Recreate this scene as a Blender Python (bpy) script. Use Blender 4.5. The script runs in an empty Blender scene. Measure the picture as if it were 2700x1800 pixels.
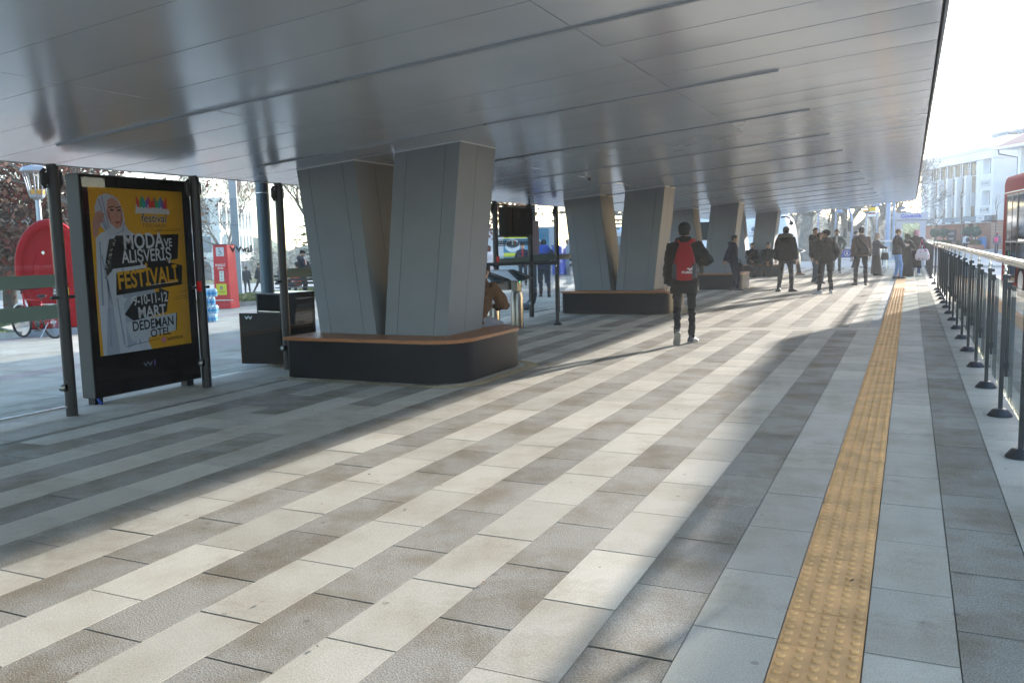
import bpy, bmesh, math, random
from mathutils import Vector, Matrix, Quaternion, noise
R=math.radians; PI=math.pi; sin=math.sin; cos=math.cos
random.seed(7)
scene=bpy.context.scene
COL=scene.collection

# ------------------------------------------------------------------ materials
def lin(c):
    return tuple((x/12.92 if x<=0.04045 else ((x+0.055)/1.055)**2.4) for x in c)
def hexc(s):
    s=s.lstrip('#'); return lin(tuple(int(s[i:i+2],16)/255 for i in (0,2,4)))
MATS={}
def mat(name,col=(.5,.5,.5),rough=.6,metal=0.0,var=.12,vscale=6.0,bump=0.0,bscale=60.0,spec=.35,attr=None,stretch=(1,1,1),emit=None,estr=1.0,coat=0.0,var2=None):
    if name in MATS: return MATS[name]
    m=bpy.data.materials.new(name); m.use_nodes=True; nt=m.node_tree; N=nt.nodes; L=nt.links
    b=N['Principled BSDF']
    b.inputs['Roughness'].default_value=rough; b.inputs['Metallic'].default_value=metal
    b.inputs['Specular IOR Level'].default_value=spec
    if coat: b.inputs['Coat Weight'].default_value=coat; b.inputs['Coat Roughness'].default_value=.08
    tc=N.new('ShaderNodeTexCoord'); mp=N.new('ShaderNodeMapping'); mp.inputs['Scale'].default_value=stretch
    L.new(tc.outputs['Object'],mp.inputs['Vector'])
    base=None
    if attr:
        a=N.new('ShaderNodeAttribute'); a.attribute_name=attr; base=a.outputs['Color']
    if var>0:
        nz=N.new('ShaderNodeTexNoise'); nz.inputs['Scale'].default_value=vscale; nz.inputs['Detail'].default_value=5
        L.new(mp.outputs['Vector'],nz.inputs['Vector'])
        mr=N.new('ShaderNodeMapRange'); mr.inputs[1].default_value=.25; mr.inputs[2].default_value=.75
        mr.inputs[3].default_value=1-var; mr.inputs[4].default_value=1+var
        L.new(nz.outputs['Fac'],mr.inputs[0])
        mx=N.new('ShaderNodeMix'); mx.data_type='RGBA'; mx.blend_type='MULTIPLY'; mx.inputs[0].default_value=1
        if base: L.new(base,mx.inputs[6])
        else: mx.inputs[6].default_value=(*col,1)
        L.new(mr.outputs[0],mx.inputs[7]); base=mx.outputs[2]
        mr2=N.new('ShaderNodeMapRange'); mr2.inputs[3].default_value=max(0,rough-.06); mr2.inputs[4].default_value=min(1,rough+.08)
        L.new(nz.outputs['Fac'],mr2.inputs[0]); L.new(mr2.outputs[0],b.inputs['Roughness'])
    if base: L.new(base,b.inputs['Base Color'])
    else: b.inputs['Base Color'].default_value=(*col,1)
    if bump>0:
        n2=N.new('ShaderNodeTexNoise'); n2.inputs['Scale'].default_value=bscale; n2.inputs['Detail'].default_value=4
        L.new(mp.outputs['Vector'],n2.inputs['Vector'])
        bp=N.new('ShaderNodeBump'); bp.inputs['Strength'].default_value=bump; bp.inputs['Distance'].default_value=.01
        L.new(n2.outputs['Fac'],bp.inputs['Height']); L.new(bp.outputs['Normal'],b.inputs['Normal'])
    if emit:
        b.inputs['Emission Color'].default_value=(*emit,1); b.inputs['Emission Strength'].default_value=estr
    MATS[name]=m; return m
def glass(name,tint=(.9,.95,.94),refl=1.0):
    if name in MATS: return MATS[name]
    m=bpy.data.materials.new(name); m.use_nodes=True; nt=m.node_tree; N=nt.nodes; L=nt.links
    N.remove(N['Principled BSDF']); out=N['Material Output']
    t=N.new('ShaderNodeBsdfTransparent'); t.inputs[0].default_value=(*tint,1)
    g=N.new('ShaderNodeBsdfGlossy'); g.inputs['Roughness'].default_value=.02; g.inputs[0].default_value=(refl,refl,refl,1)
    f=N.new('ShaderNodeFresnel'); ge=N.new('ShaderNodeNewGeometry'); ma=N.new('ShaderNodeMapRange'); ma.inputs[3].default_value=1.45; ma.inputs[4].default_value=1/1.45; L.new(ge.outputs['Backfacing'],ma.inputs[0]); L.new(ma.outputs[0],f.inputs[0])
    mx=N.new('ShaderNodeMixShader'); L.new(f.outputs[0],mx.inputs[0]); L.new(t.outputs[0],mx.inputs[1]); L.new(g.outputs[0],mx.inputs[2])
    L.new(mx.outputs[0],out.inputs[0]); MATS[name]=m; return m

# ------------------------------------------------------------------ mesh builder
class MB:
    def __init__(s): s.bm=bmesh.new(); s.mi=0; s.sm=False
    def face(s,vs):
        try: f=s.bm.faces.new(vs); f.material_index=s.mi; f.smooth=s.sm; return f
        except ValueError: return None
    def poly(s,pts): return s.face([s.bm.verts.new(p) for p in pts])
    def box(s,x0,x1,y0,y1,z0,z1,M=None):
        P=[Vector(p) for p in ((x0,y0,z0),(x1,y0,z0),(x1,y1,z0),(x0,y1,z0),(x0,y0,z1),(x1,y0,z1),(x1,y1,z1),(x0,y1,z1))]
        if M: P=[M@p for p in P]
        v=[s.bm.verts.new(p) for p in P]
        for q in ((3,2,1,0),(4,5,6,7),(0,1,5,4),(1,2,6,5),(2,3,7,6),(3,0,4,7)): s.face([v[i] for i in q])
        return s
    def hexa(s,P):
        v=[s.bm.verts.new(p) for p in P]
        for q in ((3,2,1,0),(4,5,6,7),(0,1,5,4),(1,2,6,5),(2,3,7,6),(3,0,4,7)): s.face([v[i] for i in q])
    def loft(s,rings,caps=True):
        V=[[s.bm.verts.new(p) for p in r] for r in rings]; n=len(V[0])
        for a,b in zip(V,V[1:]):
            for i in range(n): s.face([a[i],a[(i+1)%n],b[(i+1)%n],b[i]])
        if caps:
            for r,fl in ((V[0],True),(V[-1],False)):
                s.face(list(reversed(r)) if fl else r)
        return s
    def tube(s,path,rad,n=8,caps=True,flat=1.0):
        path=[Vector(p) for p in path]
        if not hasattr(rad,'__len__'): rad=[rad]*len(path)
        up=None; rings=[]
        for i,p in enumerate(path):
            a=path[max(0,i-1)]; b=path[min(len(path)-1,i+1)]; d=(b-a)
            if d.length<1e-9: d=Vector((0,0,1))
            d.normalize()
            if up is None: up=Vector((1,0,0)) if abs(d.z)>.9 else Vector((0,0,1))
            u=(up-d*up.dot(d))
            if u.length<1e-6: u=d.orthogonal()
            u.normalize(); w=d.cross(u); up=u
            rings.append([p+(u*cos(2*PI*k/n)+w*sin(2*PI*k/n)*flat)*rad[i] for k in range(n)])
        return s.loft(rings,caps)
    def cyl(s,p0,p1,r0,r1=None,n=12): return s.tube([p0,p1],[r0,r0 if r1 is None else r1],n)
    def lathe(s,prof,n=20,c=(0,0,0)):
        c=Vector(c); return s.loft([[c+Vector((r*cos(2*PI*k/n),r*sin(2*PI*k/n),z)) for k in range(n)] for r,z in prof])
    def ell(s,c,r,n=12,m=8,M=None):
        c=Vector(c); rings=[]
        for j in range(1,m):
            t=-PI/2+PI*j/m
            ring=[Vector((r[0]*cos(t)*cos(2*PI*k/n),r[1]*cos(t)*sin(2*PI*k/n),r[2]*sin(t))) for k in range(n)]
            if M: ring=[M@p for p in ring]
            rings.append([c+p for p in ring])
        return s.loft(rings)
    def prism(s,pts,h,M=None):
        """pts: 2-D outline, extruded along local z by h, placed by matrix M"""
        M=M or Matrix()
        a=[s.bm.verts.new(M@Vector((p[0],p[1],0))) for p in pts]; b=[s.bm.verts.new(M@Vector((p[0],p[1],h))) for p in pts]
        s.face(list(reversed(a))); s.face(b); n=len(a)
        for i in range(n): s.face([a[i],a[(i+1)%n],b[(i+1)%n],b[i]])
        return s
    def build(s,name,mats,parent=None,loc=(0,0,0),rot=(0,0,0),bevel=0,seg=2,smooth=None,auto=None):
        bmesh.ops.recalc_face_normals(s.bm,faces=s.bm.faces[:])
        me=bpy.data.meshes.new(name); s.bm.to_mesh(me); s.bm.free()
        return link(name,me,mats,parent,loc,rot,bevel,seg,auto)
def link(name,me,mats,parent=None,loc=(0,0,0),rot=(0,0,0),bevel=0,seg=2,auto=None):
    o=bpy.data.objects.new(name,me); COL.objects.link(o)
    for m in (mats if isinstance(mats,(list,tuple)) else [mats]): me.materials.append(m)
    o.location=loc; o.rotation_euler=rot
    if parent: o.parent=parent
    if bevel:
        b=o.modifiers.new('bevel','BEVEL'); b.width=bevel; b.segments=seg; b.limit_method='ANGLE'; b.angle_limit=R(35); b.harden_normals=False
    if auto is not None:
        for p in me.polygons: p.use_smooth=True
        try: me.set_sharp_from_angle(angle=R(auto))
        except Exception: pass
    return o
def tag(o,label=None,cat=None,group=None,kind=None):
    if label: o['label']=label
    if cat: o['category']=cat
    if group: o['group']=group
    if kind: o['kind']=kind
    return o
def thing(name,label,cat,loc=(0,0,0),rz=0.0,group=None):
    o=bpy.data.objects.new(name,None); COL.objects.link(o); o.location=loc; o.rotation_euler=(0,0,rz); o.empty_display_size=.1
    return tag(o,label,cat,group)
def copy_tree(o,loc=None,rz=None,label=None,parent=None):
    c=o.copy(); COL.objects.link(c)
    if parent: c.parent=parent
    if loc is not None: c.location=loc
    if rz is not None: c.rotation_euler=(0,0,rz)
    if label: c['label']=label
    for ch in list(o.children): copy_tree(ch,parent=c)
    return c
def rrect(x0,x1,y0,y1,radii,n=8):
    """outline of a rectangle with four corner radii: (x1,y0),(x1,y1),(x0,y1),(x0,y0)"""
    out=[]
    for (cx,cy,a0),r in zip(((x1,y0,-90),(x1,y1,0),(x0,y1,90),(x0,y0,180)),radii):
        sx=-1 if cx==x1 else 1; sy=-1 if cy==y1 else 1
        for k in range(n+1):
            a=R(a0+90*k/n); out.append((cx+sx*r+r*cos(a),cy+sy*r+r*sin(a)))
    return out
def basis(o,ex,ey):
    ex=Vector(ex).normalized(); ey=Vector(ey).normalized(); ez=ex.cross(ey)
    M=Matrix((ex,ey,ez)).transposed().to_4x4(); M.translation=Vector(o); return M
FONTS={}
def text(name,s,size,m,parent,M,bold=0.0,ext=.001,align='LEFT',sx=1.0,shear=0.0,space=1.0):
    cu=bpy.data.curves.new('t','FONT'); cu.body=s; cu.size=size; cu.offset=bold*size; cu.extrude=ext; cu.align_x=align; cu.shear=shear; cu.space_character=space; cu.resolution_u=3
    o=bpy.data.objects.new('t',cu); COL.objects.link(o); bpy.context.view_layer.update()
    me=bpy.data.meshes.new_from_object(o.evaluated_get(bpy.context.evaluated_depsgraph_get()))
    bpy.data.objects.remove(o); bpy.data.curves.remove(cu)
    me.transform(M@Matrix.Diagonal((sx,1,1,1))); me.name=name
    me.materials.clear()
    return link(name,me,m,parent)
SUN_E,SKY_E,HAZE,EXPO=2.8,.15,.0011,2.4
# ------------------------------------------------------------------ people
def temp_fuse(mb,voxel,smooth=6,fac=.5,decim=None):
    bmesh.ops.recalc_face_normals(mb.bm,faces=mb.bm.faces[:])
    me=bpy.data.meshes.new('tmp'); mb.bm.to_mesh(me); mb.bm.free()
    o=bpy.data.objects.new('tmp',me); COL.objects.link(o)
    r=o.modifiers.new('r','REMESH'); r.mode='VOXEL'; r.voxel_size=voxel
    s=o.modifiers.new('s','SMOOTH'); s.factor=fac; s.iterations=smooth
    bpy.context.view_layer.update()
    out=bpy.data.meshes.new_from_object(o.evaluated_get(bpy.context.evaluated_depsgraph_get()))
    bpy.data.objects.remove(o); bpy.data.meshes.remove(me)
    for p in out.polygons: p.use_smooth=True
    return out
def folds(me,amp,fs=9.0,seed=0,quilt=0.0,qf=55.0):
    n=[v.normal.copy() for v in me.vertices]; off=Vector((seed*3.1,seed*1.7,seed))
    for v,nn in zip(me.vertices,n):
        c=v.co; d=noise.noise(Vector((c.x*fs,c.y*fs,c.z*fs*1.6))+off)*amp+noise.noise(Vector((c.x*fs*2.3,c.y*fs*2.3,c.z*fs*3.5))-off)*amp*.6
        if quilt: d+=quilt*(abs(sin(c.z*qf))**.6-.6)
        v.co=c+nn*d
def ik(a,c,l1,l2,pole):
    a=Vector(a);c=Vector(c);d=c-a;L=d.length;L2=min(L,(l1+l2)*.998);d.normalize();c=a+d*L2
    x=(l1*l1-l2*l2+L2*L2)/(2*L2); h=math.sqrt(max(0,l1*l1-x*x))
    p=Vector(pole); p=p-d*p.dot(d)
    if p.length<1e-6: p=d.orthogonal()
    return a+d*x+p.normalized()*h,c
def sm(ks,x):
    for (a,va),(b,vb) in zip(ks,ks[1:]):
        if x<=b:
            t=max(0,min(1,(x-a)/(b-a))); t=t*t*(3-2*t); return va+(vb-va)*t
    return ks[-1][1]
HW=[(-.118,.016),(-.105,.036),(-.08,.051),(-.05,.060),(-.02,.066),(.01,.070),(.04,.0735),(.07,.070),(.095,.055),(.112,.03),(.119,.002)]
HF=[(-.118,.060),(-.105,.076),(-.08,.086),(-.05,.086),(-.02,.088),(.01,.089),(.04,.092),(.07,.086),(.095,.066),(.112,.036),(.119,.002)]
HB=[(-.118,.0),(-.105,.004),(-.08,.028),(-.05,.058),(-.02,.080),(.01,.094),(.04,.099),(.07,.094),(.095,.074),(.112,.04),(.119,.002)]
def head_grid(off=0.0,nt=28,nz=26,feat=True):
    rows=[]
    for j in range(nz):
        t=-.118+.237*j/(nz-1); row=[]
        for k in range(nt):
            th=2*PI*k/nt; c,s_=cos(th),sin(th)
            x=sm(HW,t)*c; y=(sm(HF,t) if s_>0 else sm(HB,t))*s_
            if feat and s_>0:
                ax=abs(x)
                y+=.024*math.exp(-(ax/.011)**2)*math.exp(-((t+.03)/.014)**2)+.012*math.exp(-(ax/.008)**2)*math.exp(-((t-.0)/.022)**2)
                y-=.010*math.exp(-((ax-.031)/.014)**2)*math.exp(-((t-.004)/.012)**2)
                y+=.004*math.exp(-(ax/.03)**2)*math.exp(-((t-.032)/.01)**2)
                y+=.005*math.exp(-(ax/.022)**2)*math.exp(-((t+.064)/.009)**2)
                y+=.004*math.exp(-(ax/.02)**2)*math.exp(-((t+.1)/.012)**2)
            n=Vector((c,s_,0)); tt=t
            p=Vector((x,y,tt))
            if off:
                d=Vector((x*1.2,y,max(-.02,tt)*1.0)); d=d.normalized() if d.length>1e-6 else Vector((0,0,1)); p=p+d*off
            row.append(p)
        rows.append(row)
    return rows
def skin_col(p,skin,lips=(.30,.10,.09),beard=None):
    """paint of a face, in head coordinates"""
    c=list(skin); x,y,z=p; ax=abs(x)
    if y>.03:
        if abs(ax-.031)<.013 and abs(z-.004)<.006: c=[.02,.015,.012] if abs(ax-.031)<.006 else [.45,.42,.4]
        if abs(ax-.031)<.019 and abs(z-.024)<.005: c=[.03,.02,.015]
        if ax<.022 and abs(z+.064)<.006: c=list(lips)
        if beard and z<-.045 and not(ax<.022 and abs(z+.064)<.006): c=[a*.35+b*.65 for a,b in zip(c,beard)]
        if beard and ax<.028 and abs(z+.05)<.006: c=[a*.3+b*.7 for a,b in zip(c,beard)]
    elif beard and z<-.05 and y>-.01: c=[a*.5+b*.5 for a,b in zip(c,beard)]
    return c
def hand_mb(mb,W,d,n,side,curl=.5,s=1.0):
    """a hand: palm, four fingers and a thumb; d points along the palm, n is the palm's inner side"""
    d=Vector(d).normalized(); n=Vector(n); n=(n-d*n.dot(d)).normalized(); w=d.cross(n)*side  # w to the thumb side
    def ring(c,rw,rn,dd,nn): return [c+(w*cos(2*PI*k/8)*rw+nn*sin(2*PI*k/8)*rn) for k in range(8)]
    W=Vector(W); pl=.092*s
    mb.loft([ring(W-d*.03*s,.024*s,.019*s,d,n),ring(W,.027*s,.018*s,d,n),ring(W+d*.035*s,.038*s,.016*s,d,n),ring(W+d*.07*s,.041*s,.014*s,d,n),ring(W+d*pl,.038*s,.011*s,d,n)])
    for i,(o,L) in enumerate(((.029,.074),(.010,.082),(-.010,.077),(-.028,.060))):
        p=W+d*(pl-.008)*s+w*o*s; dd=d.copy(); path=[p]; rr=[.0088*s]
        for sg,f in enumerate((.46,.32,.22)):
            a=curl*(.5+.35*sg)+.07*i*curl; q=Quaternion(d.cross(n),a) if True else None
            dd=(dd*cos(a)+n*sin(a)).normalized() if sg==0 else (dd*cos(a)+(n-dd*n.dot(dd)).normalized()*sin(a)).normalized() if (n-dd*n.dot(dd)).length>1e-3 else dd
            p=p+dd*L*f*s; path.append(p); rr.append((.0086,.008,.0062)[sg]*s)
        mb.tube(path,rr,7)
    p=W+d*.022*s+w*.026*s; dd=(d*.55+w*.75+n*.25).normalized(); path=[p,p+dd*.035*s]; d2=(d*.85+w*.3+n*(.25+.4*curl)).normalized()
    path+= [path[-1]+d2*.03*s, path[-1]+d2*.055*s]; mb.tube(path,[.013*s,.0115*s,.0095*s,.007*s],7)

SHOE=None
def person(label,loc,az,h=1.75,group=None,lean=0.0,pel=(0,0),pelz=None,feet=None,hands=None,poles=None,curl=(.5,.5),head=(0,0,0),
           skin=(.42,.25,.17),beard=None,hair='short',haircol=(.012,.009,.008),jacket='jacket',jcol=(.02,.02,.022),tcol=(.02,.02,.022),shoecol=(.02,.02,.02),sole=None,
           hem=None,collar='stand',hood=False,quilt=0.0,trouser=1.0,bulk=1.0,voxel=.014,tee=None,cloth_rough=.8,kneepole=None,twist=0.0,seat=False,extra=None,seed=1,skirt=None,jattr=None,shoemat=None,hatcol=None):
    s=h/1.75
    root=thing('person',label,'person',loc,-R(az),group)
    V=Vector
    pz=(pelz if pelz is not None else .925*s); P=V((pel[0],pel[1],pz))
    ln=Matrix.Rotation(-lean,3,'X')@Matrix.Rotation(twist,3,'Z')
    def T(x,y,z): return P+ln@V((x*s,y*s,z*s))     # torso frame, origin at the hips
    feet=feet or [(-.11,0,0,-8),(.11,.02,0,8)]
    hands=hands or [(-.27,.04,.80),(.27,.04,.80)]
    poles=poles or [(-.6,-1,0),(.6,-1,0)]
    kp=kneepole or [(-.1,1,0),(.1,1,0)]
    hips=[T(-.095,0,-.01),T(.095,0,-.01)]
    if seat: hips=[T(-.1,.0,-.02),T(.1,.0,-.02)]
    legs=[]
    for i in (0,1):
        f=feet[i]; ank=V((f[0],f[1],f[2]+.085*s))
        k,a=ik(hips[i],ank,.425*s,.42*s,kp[i]); legs.append((hips[i],k,a,f))
    sh=[T(-.178,0,.468),T(.178,0,.468)]; arms=[]
    for i in (0,1):
        tgt=V(hands[i]); e,w=ik(sh[i],V((tgt.x,tgt.y,tgt.z)),.285*s,.265*s,poles[i]); arms.append((sh[i],e,w))
    nk=T(0,-.005,.55); hc=T(0,.02,.55)+ln@V((0,.0,.0))+V((0,.015*s,.135*s))
    hM=Matrix.Translation(hc)@Matrix.Rotation(-R(head[0]),4,'Z')@Matrix.Rotation(-R(head[1]),4,'X')@Matrix.Rotation(R(head[2]),4,'Y')@Matrix.Scale(s,4)
    # --- body: one surface under the clothes, head, neck, hands
    mb=MB()
    def el(c,rx,ry,M=ln,n=14): return [c+M@V((rx*s*cos(2*PI*k/n),ry*s*sin(2*PI*k/n),0)) for k in range(n)]
    mb.loft([el(T(0,0,z),a,b) for z,a,b in ((-.09,.07,.06),(-.03,.13,.09),(.1,.12,.085),(.25,.125,.09),(.4,.15,.1),(.5,.14,.08),(.535,.07,.06))])
    mb.tube([T(0,-.01,.50),T(0,-.002,.56),hc-V((0,.005,.05*s))],[.062*s,.055*s,.052*s],12)
    for a,b,c in arms: mb.tube([a,b,c],[.045*s,.037*s,.026*s],8)
    for a,b,c,f in legs: mb.tube([a,(a+b)/2,b,c],[.07*s,.06*s,.045*s,.035*s],8)
    me=temp_fuse(mb,max(.014,voxel),2)
    b2=bmesh.new(); b2.from_mesh(me); bpy.data.meshes.remove(me)
    mb=MB(); mb.bm.free(); mb.bm=b2; mb.sm=True
    hr=head_grid(); mb.loft([[hM@p for p in r] for r in hr])
    for sx in (-1,1):
        pts=[]
        mb.ell(hM@V((sx*.073,-.012,-.012)),(.011*s,.022*s,.034*s),8,6,hM.to_3x3().normalized()@Matrix.Rotation(sx*.25,3,'Z'))
    for i in (0,1):
        a,e,w=arms[i]; d=(w-e).normalized(); sd=-1 if i==0 else 1
        inward=V((-sd,0.25,0)) if abs(d.z)>.5 else V((0,0.3,1)) if extra!='palmdown' else V((0,0,-1))
        hand_mb(mb,w,d,inward,-1 if i==0 else 1,curl[i],s)
    me=bpy.data.meshes.new('person_body'); mb.bm.to_mesh(me); mb.bm.free()
    ca=me.color_attributes.new('Col','FLOAT_COLOR','POINT'); inv=hM.inverted()
    for v in me.vertices:
        q=inv@v.co; c=skin
        if q.length<.16: c=skin_col(q,skin,beard=beard)
        ca.data[v.index].color=(*c,1)
    link('body',me,mat('skin',rough=.55,attr='Col',var=.06,vscale=30,spec=.35),root)
    # --- hair / headwear
    hb=MB(); hb.sm=True
    def shell(off,keep,name,m,fold=0.0):
        q=MB(); q.sm=True; g=head_grid(off,32,28,feat=False); V_=[[q.bm.verts.new(p) for p in r] for r in g]
        for j in range(len(V_)-1):
            for k in range(32):
                f4=[V_[j][k],V_[j][(k+1)%32],V_[j+1][(k+1)%32],V_[j+1][k]]
                c=sum((v.co for v in f4),V())/4
                if keep(c): q.face(f4)
        q.face(V_[-1])
        bmesh.ops.delete(q.bm,geom=[v for v in q.bm.verts if not v.link_faces],context='VERTS')
        for v in q.bm.verts:
            if fold: v.co+=v.co.normalized()*noise.noise(v.co*70+V((seed,0,0)))*fold
            v.co=hM@v.co
        o=q.build(name,m,root); so=o.modifiers.new('thick','SOLIDIFY'); so.thickness=.006; so.offset=-1
        return o
    hm=mat('hair_%d'%(int(haircol[0]*1000)),haircol,.75,var=.3,vscale=60,bump=.6,bscale=180,stretch=(1,1,.3))
    if hair=='short':
        shell(.013,lambda c: c.z>(.062 if c.y>.055 else (.012 if c.y>.0 else -.05)) and not(abs(c.x)>.06 and -.04<c.y<.03 and c.z<.02),'hair',hm,.004)
    elif hair=='long':
        shell(.016,lambda c: c.z>(.066 if c.y>.05 else (-.10 if c.y<.035 else -.02)),'hair',hm,.006)
        q=MB(); q.sm=True
        q.loft([[hM@V((a*cos(2*PI*k/14),-.05+y0+b*sin(2*PI*k/14),z)) for k in range(14)] for z,a,b,y0 in ((-.24,.04,.02,-.03),(-.2,.075,.03,-.025),(-.1,.09,.045,-.01),(.0,.085,.05,.0))])
        q.build('hair',hm,root)
    elif hair=='beanie':
        bmat=mat('beanie_%d'%(int((hatcol or (.012,))[0]*1000)),hatcol or (.012,.012,.014),.9,var=.2,vscale=40,bump=.5,bscale=220,stretch=(1,1,.15))
        shell(.016,lambda c: c.z>(.045 if c.y>.04 else (.018 if c.y>-.02 else -.012)),'beanie',bmat,.002)
        shell(.010,lambda c: -.05<c.z<.03 and c.y<-.022,'hair',hm,.003)
    elif hair=='scarf':
        hs=mat('headscarf_%s'%seed,hatcol or (.3,.25,.2),.85,var=.55,vscale=14,bump=.4,bscale=50)
        shell(.018,lambda c: c.y<.052 or c.z>.07 or c.z<-.098,'headscarf',hs,.004)
        q=MB(); q.sm=True
        q.loft([el(T(0,.005,z),a,b) for z,a,b in ((.43,.17,.12),(.5,.155,.115),(.54,.1,.095),(.6,.075,.085))])
        q.build('headscarf',hs,root)
    elif hair=='hood':
        hs=mat('cloth_%s'%seed,jcol,cloth_rough,var=.15,vscale=9,bump=.35,bscale=120,spec=.12)
        shell(.028,lambda c: c.y<.062 or c.z>.085,'hood',hs,.005)
    # --- trousers
    if skirt is None:
        q=MB()
        q.loft([el(T(0,-.005,z),a*bulk,b*bulk) for z,a,b in ((-.10,.10,.085),(-.05,.165,.118),(.02,.172,.122),(.10,.165,.115),(.14,.155,.108))])
        for i in (0,1):
            a,k,c,f=legs[i]; t=trouser
            m1=a.lerp(k,.35); m2=a.lerp(k,.72); m3=k.lerp(c,.3); m4=k.lerp(c,.65)
            end=c-(c-k).normalized()*-.02*s
            q.tube([a.lerp(k,-.02),m1,m2,k,m3,m4,end],[.096*s,.089*s*t,.073*s*t,.064*s*t,.062*s*t,.056*s*t,.053*s*t],12)
        me=temp_fuse(q,voxel,4); folds(me,.015,11,seed+.5)
        link('trousers',me,mat('trouser_%02d%02d%02d'%tuple(int(99*min(1,x)) for x in tcol)+str(round(tcol[2],3)),tcol,.85,var=.15,vscale=8,bump=.25,bscale=150,spec=.12),root)
    else:
        z0,c_,wd=skirt; q=MB(); q.sm=True; n=28; rings=[]
        for j in range(9):
            t=j/8; z=z0+(pz+.08*s-z0)*t; w_=(wd*(1-t)+.17*t)*s
            cx=(P.x)*t+((feet[0][0]+feet[1][0])/2)*(1-t); cy=P.y*t+((feet[0][1]+feet[1][1])/2)*(1-t)
            rings.append([V((cx+w_*(1+.06*(1-t)*sin(7*2*PI*k/n+seed))*cos(2*PI*k/n),cy+.8*w_*(1+.06*(1-t)*sin(6*2*PI*k/n))*sin(2*PI*k/n),z)) for k in range(n)])
        q.loft(rings); q.build('skirt',mat('skirt_%s'%seed,c_,.9,var=.15,vscale=8,bump=.2),root)
        q=None
    # --- jacket / coat with sleeves
    hemz=(-.16 if hem is None else hem); q=MB(); k_=bulk
    prof=[(hemz,.185*(1.0 if hemz>-.3 else 1.05),.135),(hemz+.06,.188,.138),(.02,.185,.135),(.14,.178,.130),(.28,.192,.135),(.38,.200,.135),(.455,.185,.118),(.505,.135,.098),(.545,.088,.084),(.56,.080,.080)]
    if hemz>-.06: prof=prof[:2]+prof[3:]
    if seat: prof=[(-.06,.18,.13)]+prof[3:]
    q.loft([el(T(0,-.002,z),a*k_,b*k_) for z,a,b in prof])
    for i in (0,1):
        a,e,w=arms[i]; d=(w-e).normalized()
        q.tube([a.lerp(T(0,0,.46),.4),a,a.lerp(e,.35),a.lerp(e,.75),e,e.lerp(w,.4),e.lerp(w,.8),w-d*.005],[.062*s*k_,.076*s*k_,.075*s*k_,.068*s*k_,.064*s*k_,.060*s*k_,.052*s*k_,.047*s],12)
    if collar=='stand': q.tube([T(0,-.006,.53),T(0,-.004,.585)],[.082*s,.072*s],14)
    if hood:
        q.ell(T(0,-.10,.535),(.125*s,.075*s,.085*s),14,10); q.ell(T(0,-.03,.55),(.135*s,.10*s,.05*s),14,10)
    me=temp_fuse(q,voxel,4); folds(me,.017 if not quilt else .009,9,seed,quilt,qf=48)
    jm=jattr or mat('cloth_%s'%seed,jcol,cloth_rough,var=.15,vscale=9,bump=.35,bscale=120,spec=.12)
    link('coat' if hemz<-.3 else 'jacket',me,jm,root)
    if tee:
        q=MB(); q.sm=True
        q.loft([el(T(0,.008,z),a*k_,b*k_) for z,a,b in ((.1,.06,.139),(.3,.06,.141),(.42,.055,.14),(.50,.05,.118),(.545,.055,.092))])
        q.build('shirt',mat('shirt_%02d%02d%02d'%tuple(int(99*x) for x in tee),tee,.85,var=.08),root)
    # --- shoes
    for i in (0,1):
        a,k,c,f=legs[i]; q=MB(); ya=R(f[3]); pitch=R(f[4]) if len(f)>4 else 0
        M=Matrix.Translation(V((f[0],f[1],f[2])))@Matrix.Rotation(-ya,4,'Z')@Matrix.Translation(V((0,.0,.085*s)))@Matrix.Rotation(pitch,4,'X')@Matrix.Translation(V((0,0,-.085*s)))@Matrix.Scale(s,4)
        def fr(y,w_,zt,zb=.022,n=12):
            return [M@V((w_*cos(2*PI*j/n),y,zb+(zt-zb)*max(0,sin(2*PI*j/n))**.7 if sin(2*PI*j/n)>0 else zb)) for j in range(n)]
        q.mi=0; q.sm=True
        q.loft([fr(y,w_,z) for y,w_,z in ((-.085,.018,.05),(-.078,.033,.085),(-.045,.038,.115),(.0,.040,.118),(.04,.042,.095),(.09,.047,.07),(.14,.047,.055),(.175,.036,.045),(.192,.014,.034))])
        q.mi=1; q.sm=False
        ol=[(-.014,-.09),(.014,-.09),(.034,-.07),(.04,-.02),(.044,.04),(.051,.1),(.047,.15),(.03,.185),(0,.198),(-.03,.185),(-.047,.15),(-.051,.1),(-.044,.04),(-.04,-.02),(-.034,-.07)]
        q.prism(ol,.026,M)
        sc=sole or tuple(x*.7 for x in shoecol)
        q.build('shoe',[mat('shoe_%02d%02d%02d'%tuple(int(99*x) for x in shoecol),shoecol,.5,var=.15),mat('sole_%02d%02d%02d'%tuple(int(99*x) for x in sc),sc,.6,var=.1)],root,bevel=.004)
    return dict(root=root,T=T,arms=arms,hM=hM,s=s,legs=legs,ln=ln,W=lambda p: Matrix.Translation(loc)@Matrix.Rotation(-R(az),4,'Z')@Vector(p),rz=-R(az))
def phone(label,pr,i,off=(0,0,0),rz=0.0,tilt=50):
    a,e,w=pr['arms'][i]; d=(w-e).normalized(); p=pr['W'](w+d*.11+Vector(off))
    mb=MB(); mb.box(-.036,.036,-.072,.072,-.004,.004)
    o=mb.build('phone',mat('phone_black',(.01,.01,.012),.15,var=0),None,p,(R(tilt),0,pr['rz']+rz),bevel=.003)
    return tag(o,label,'phone')
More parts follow.
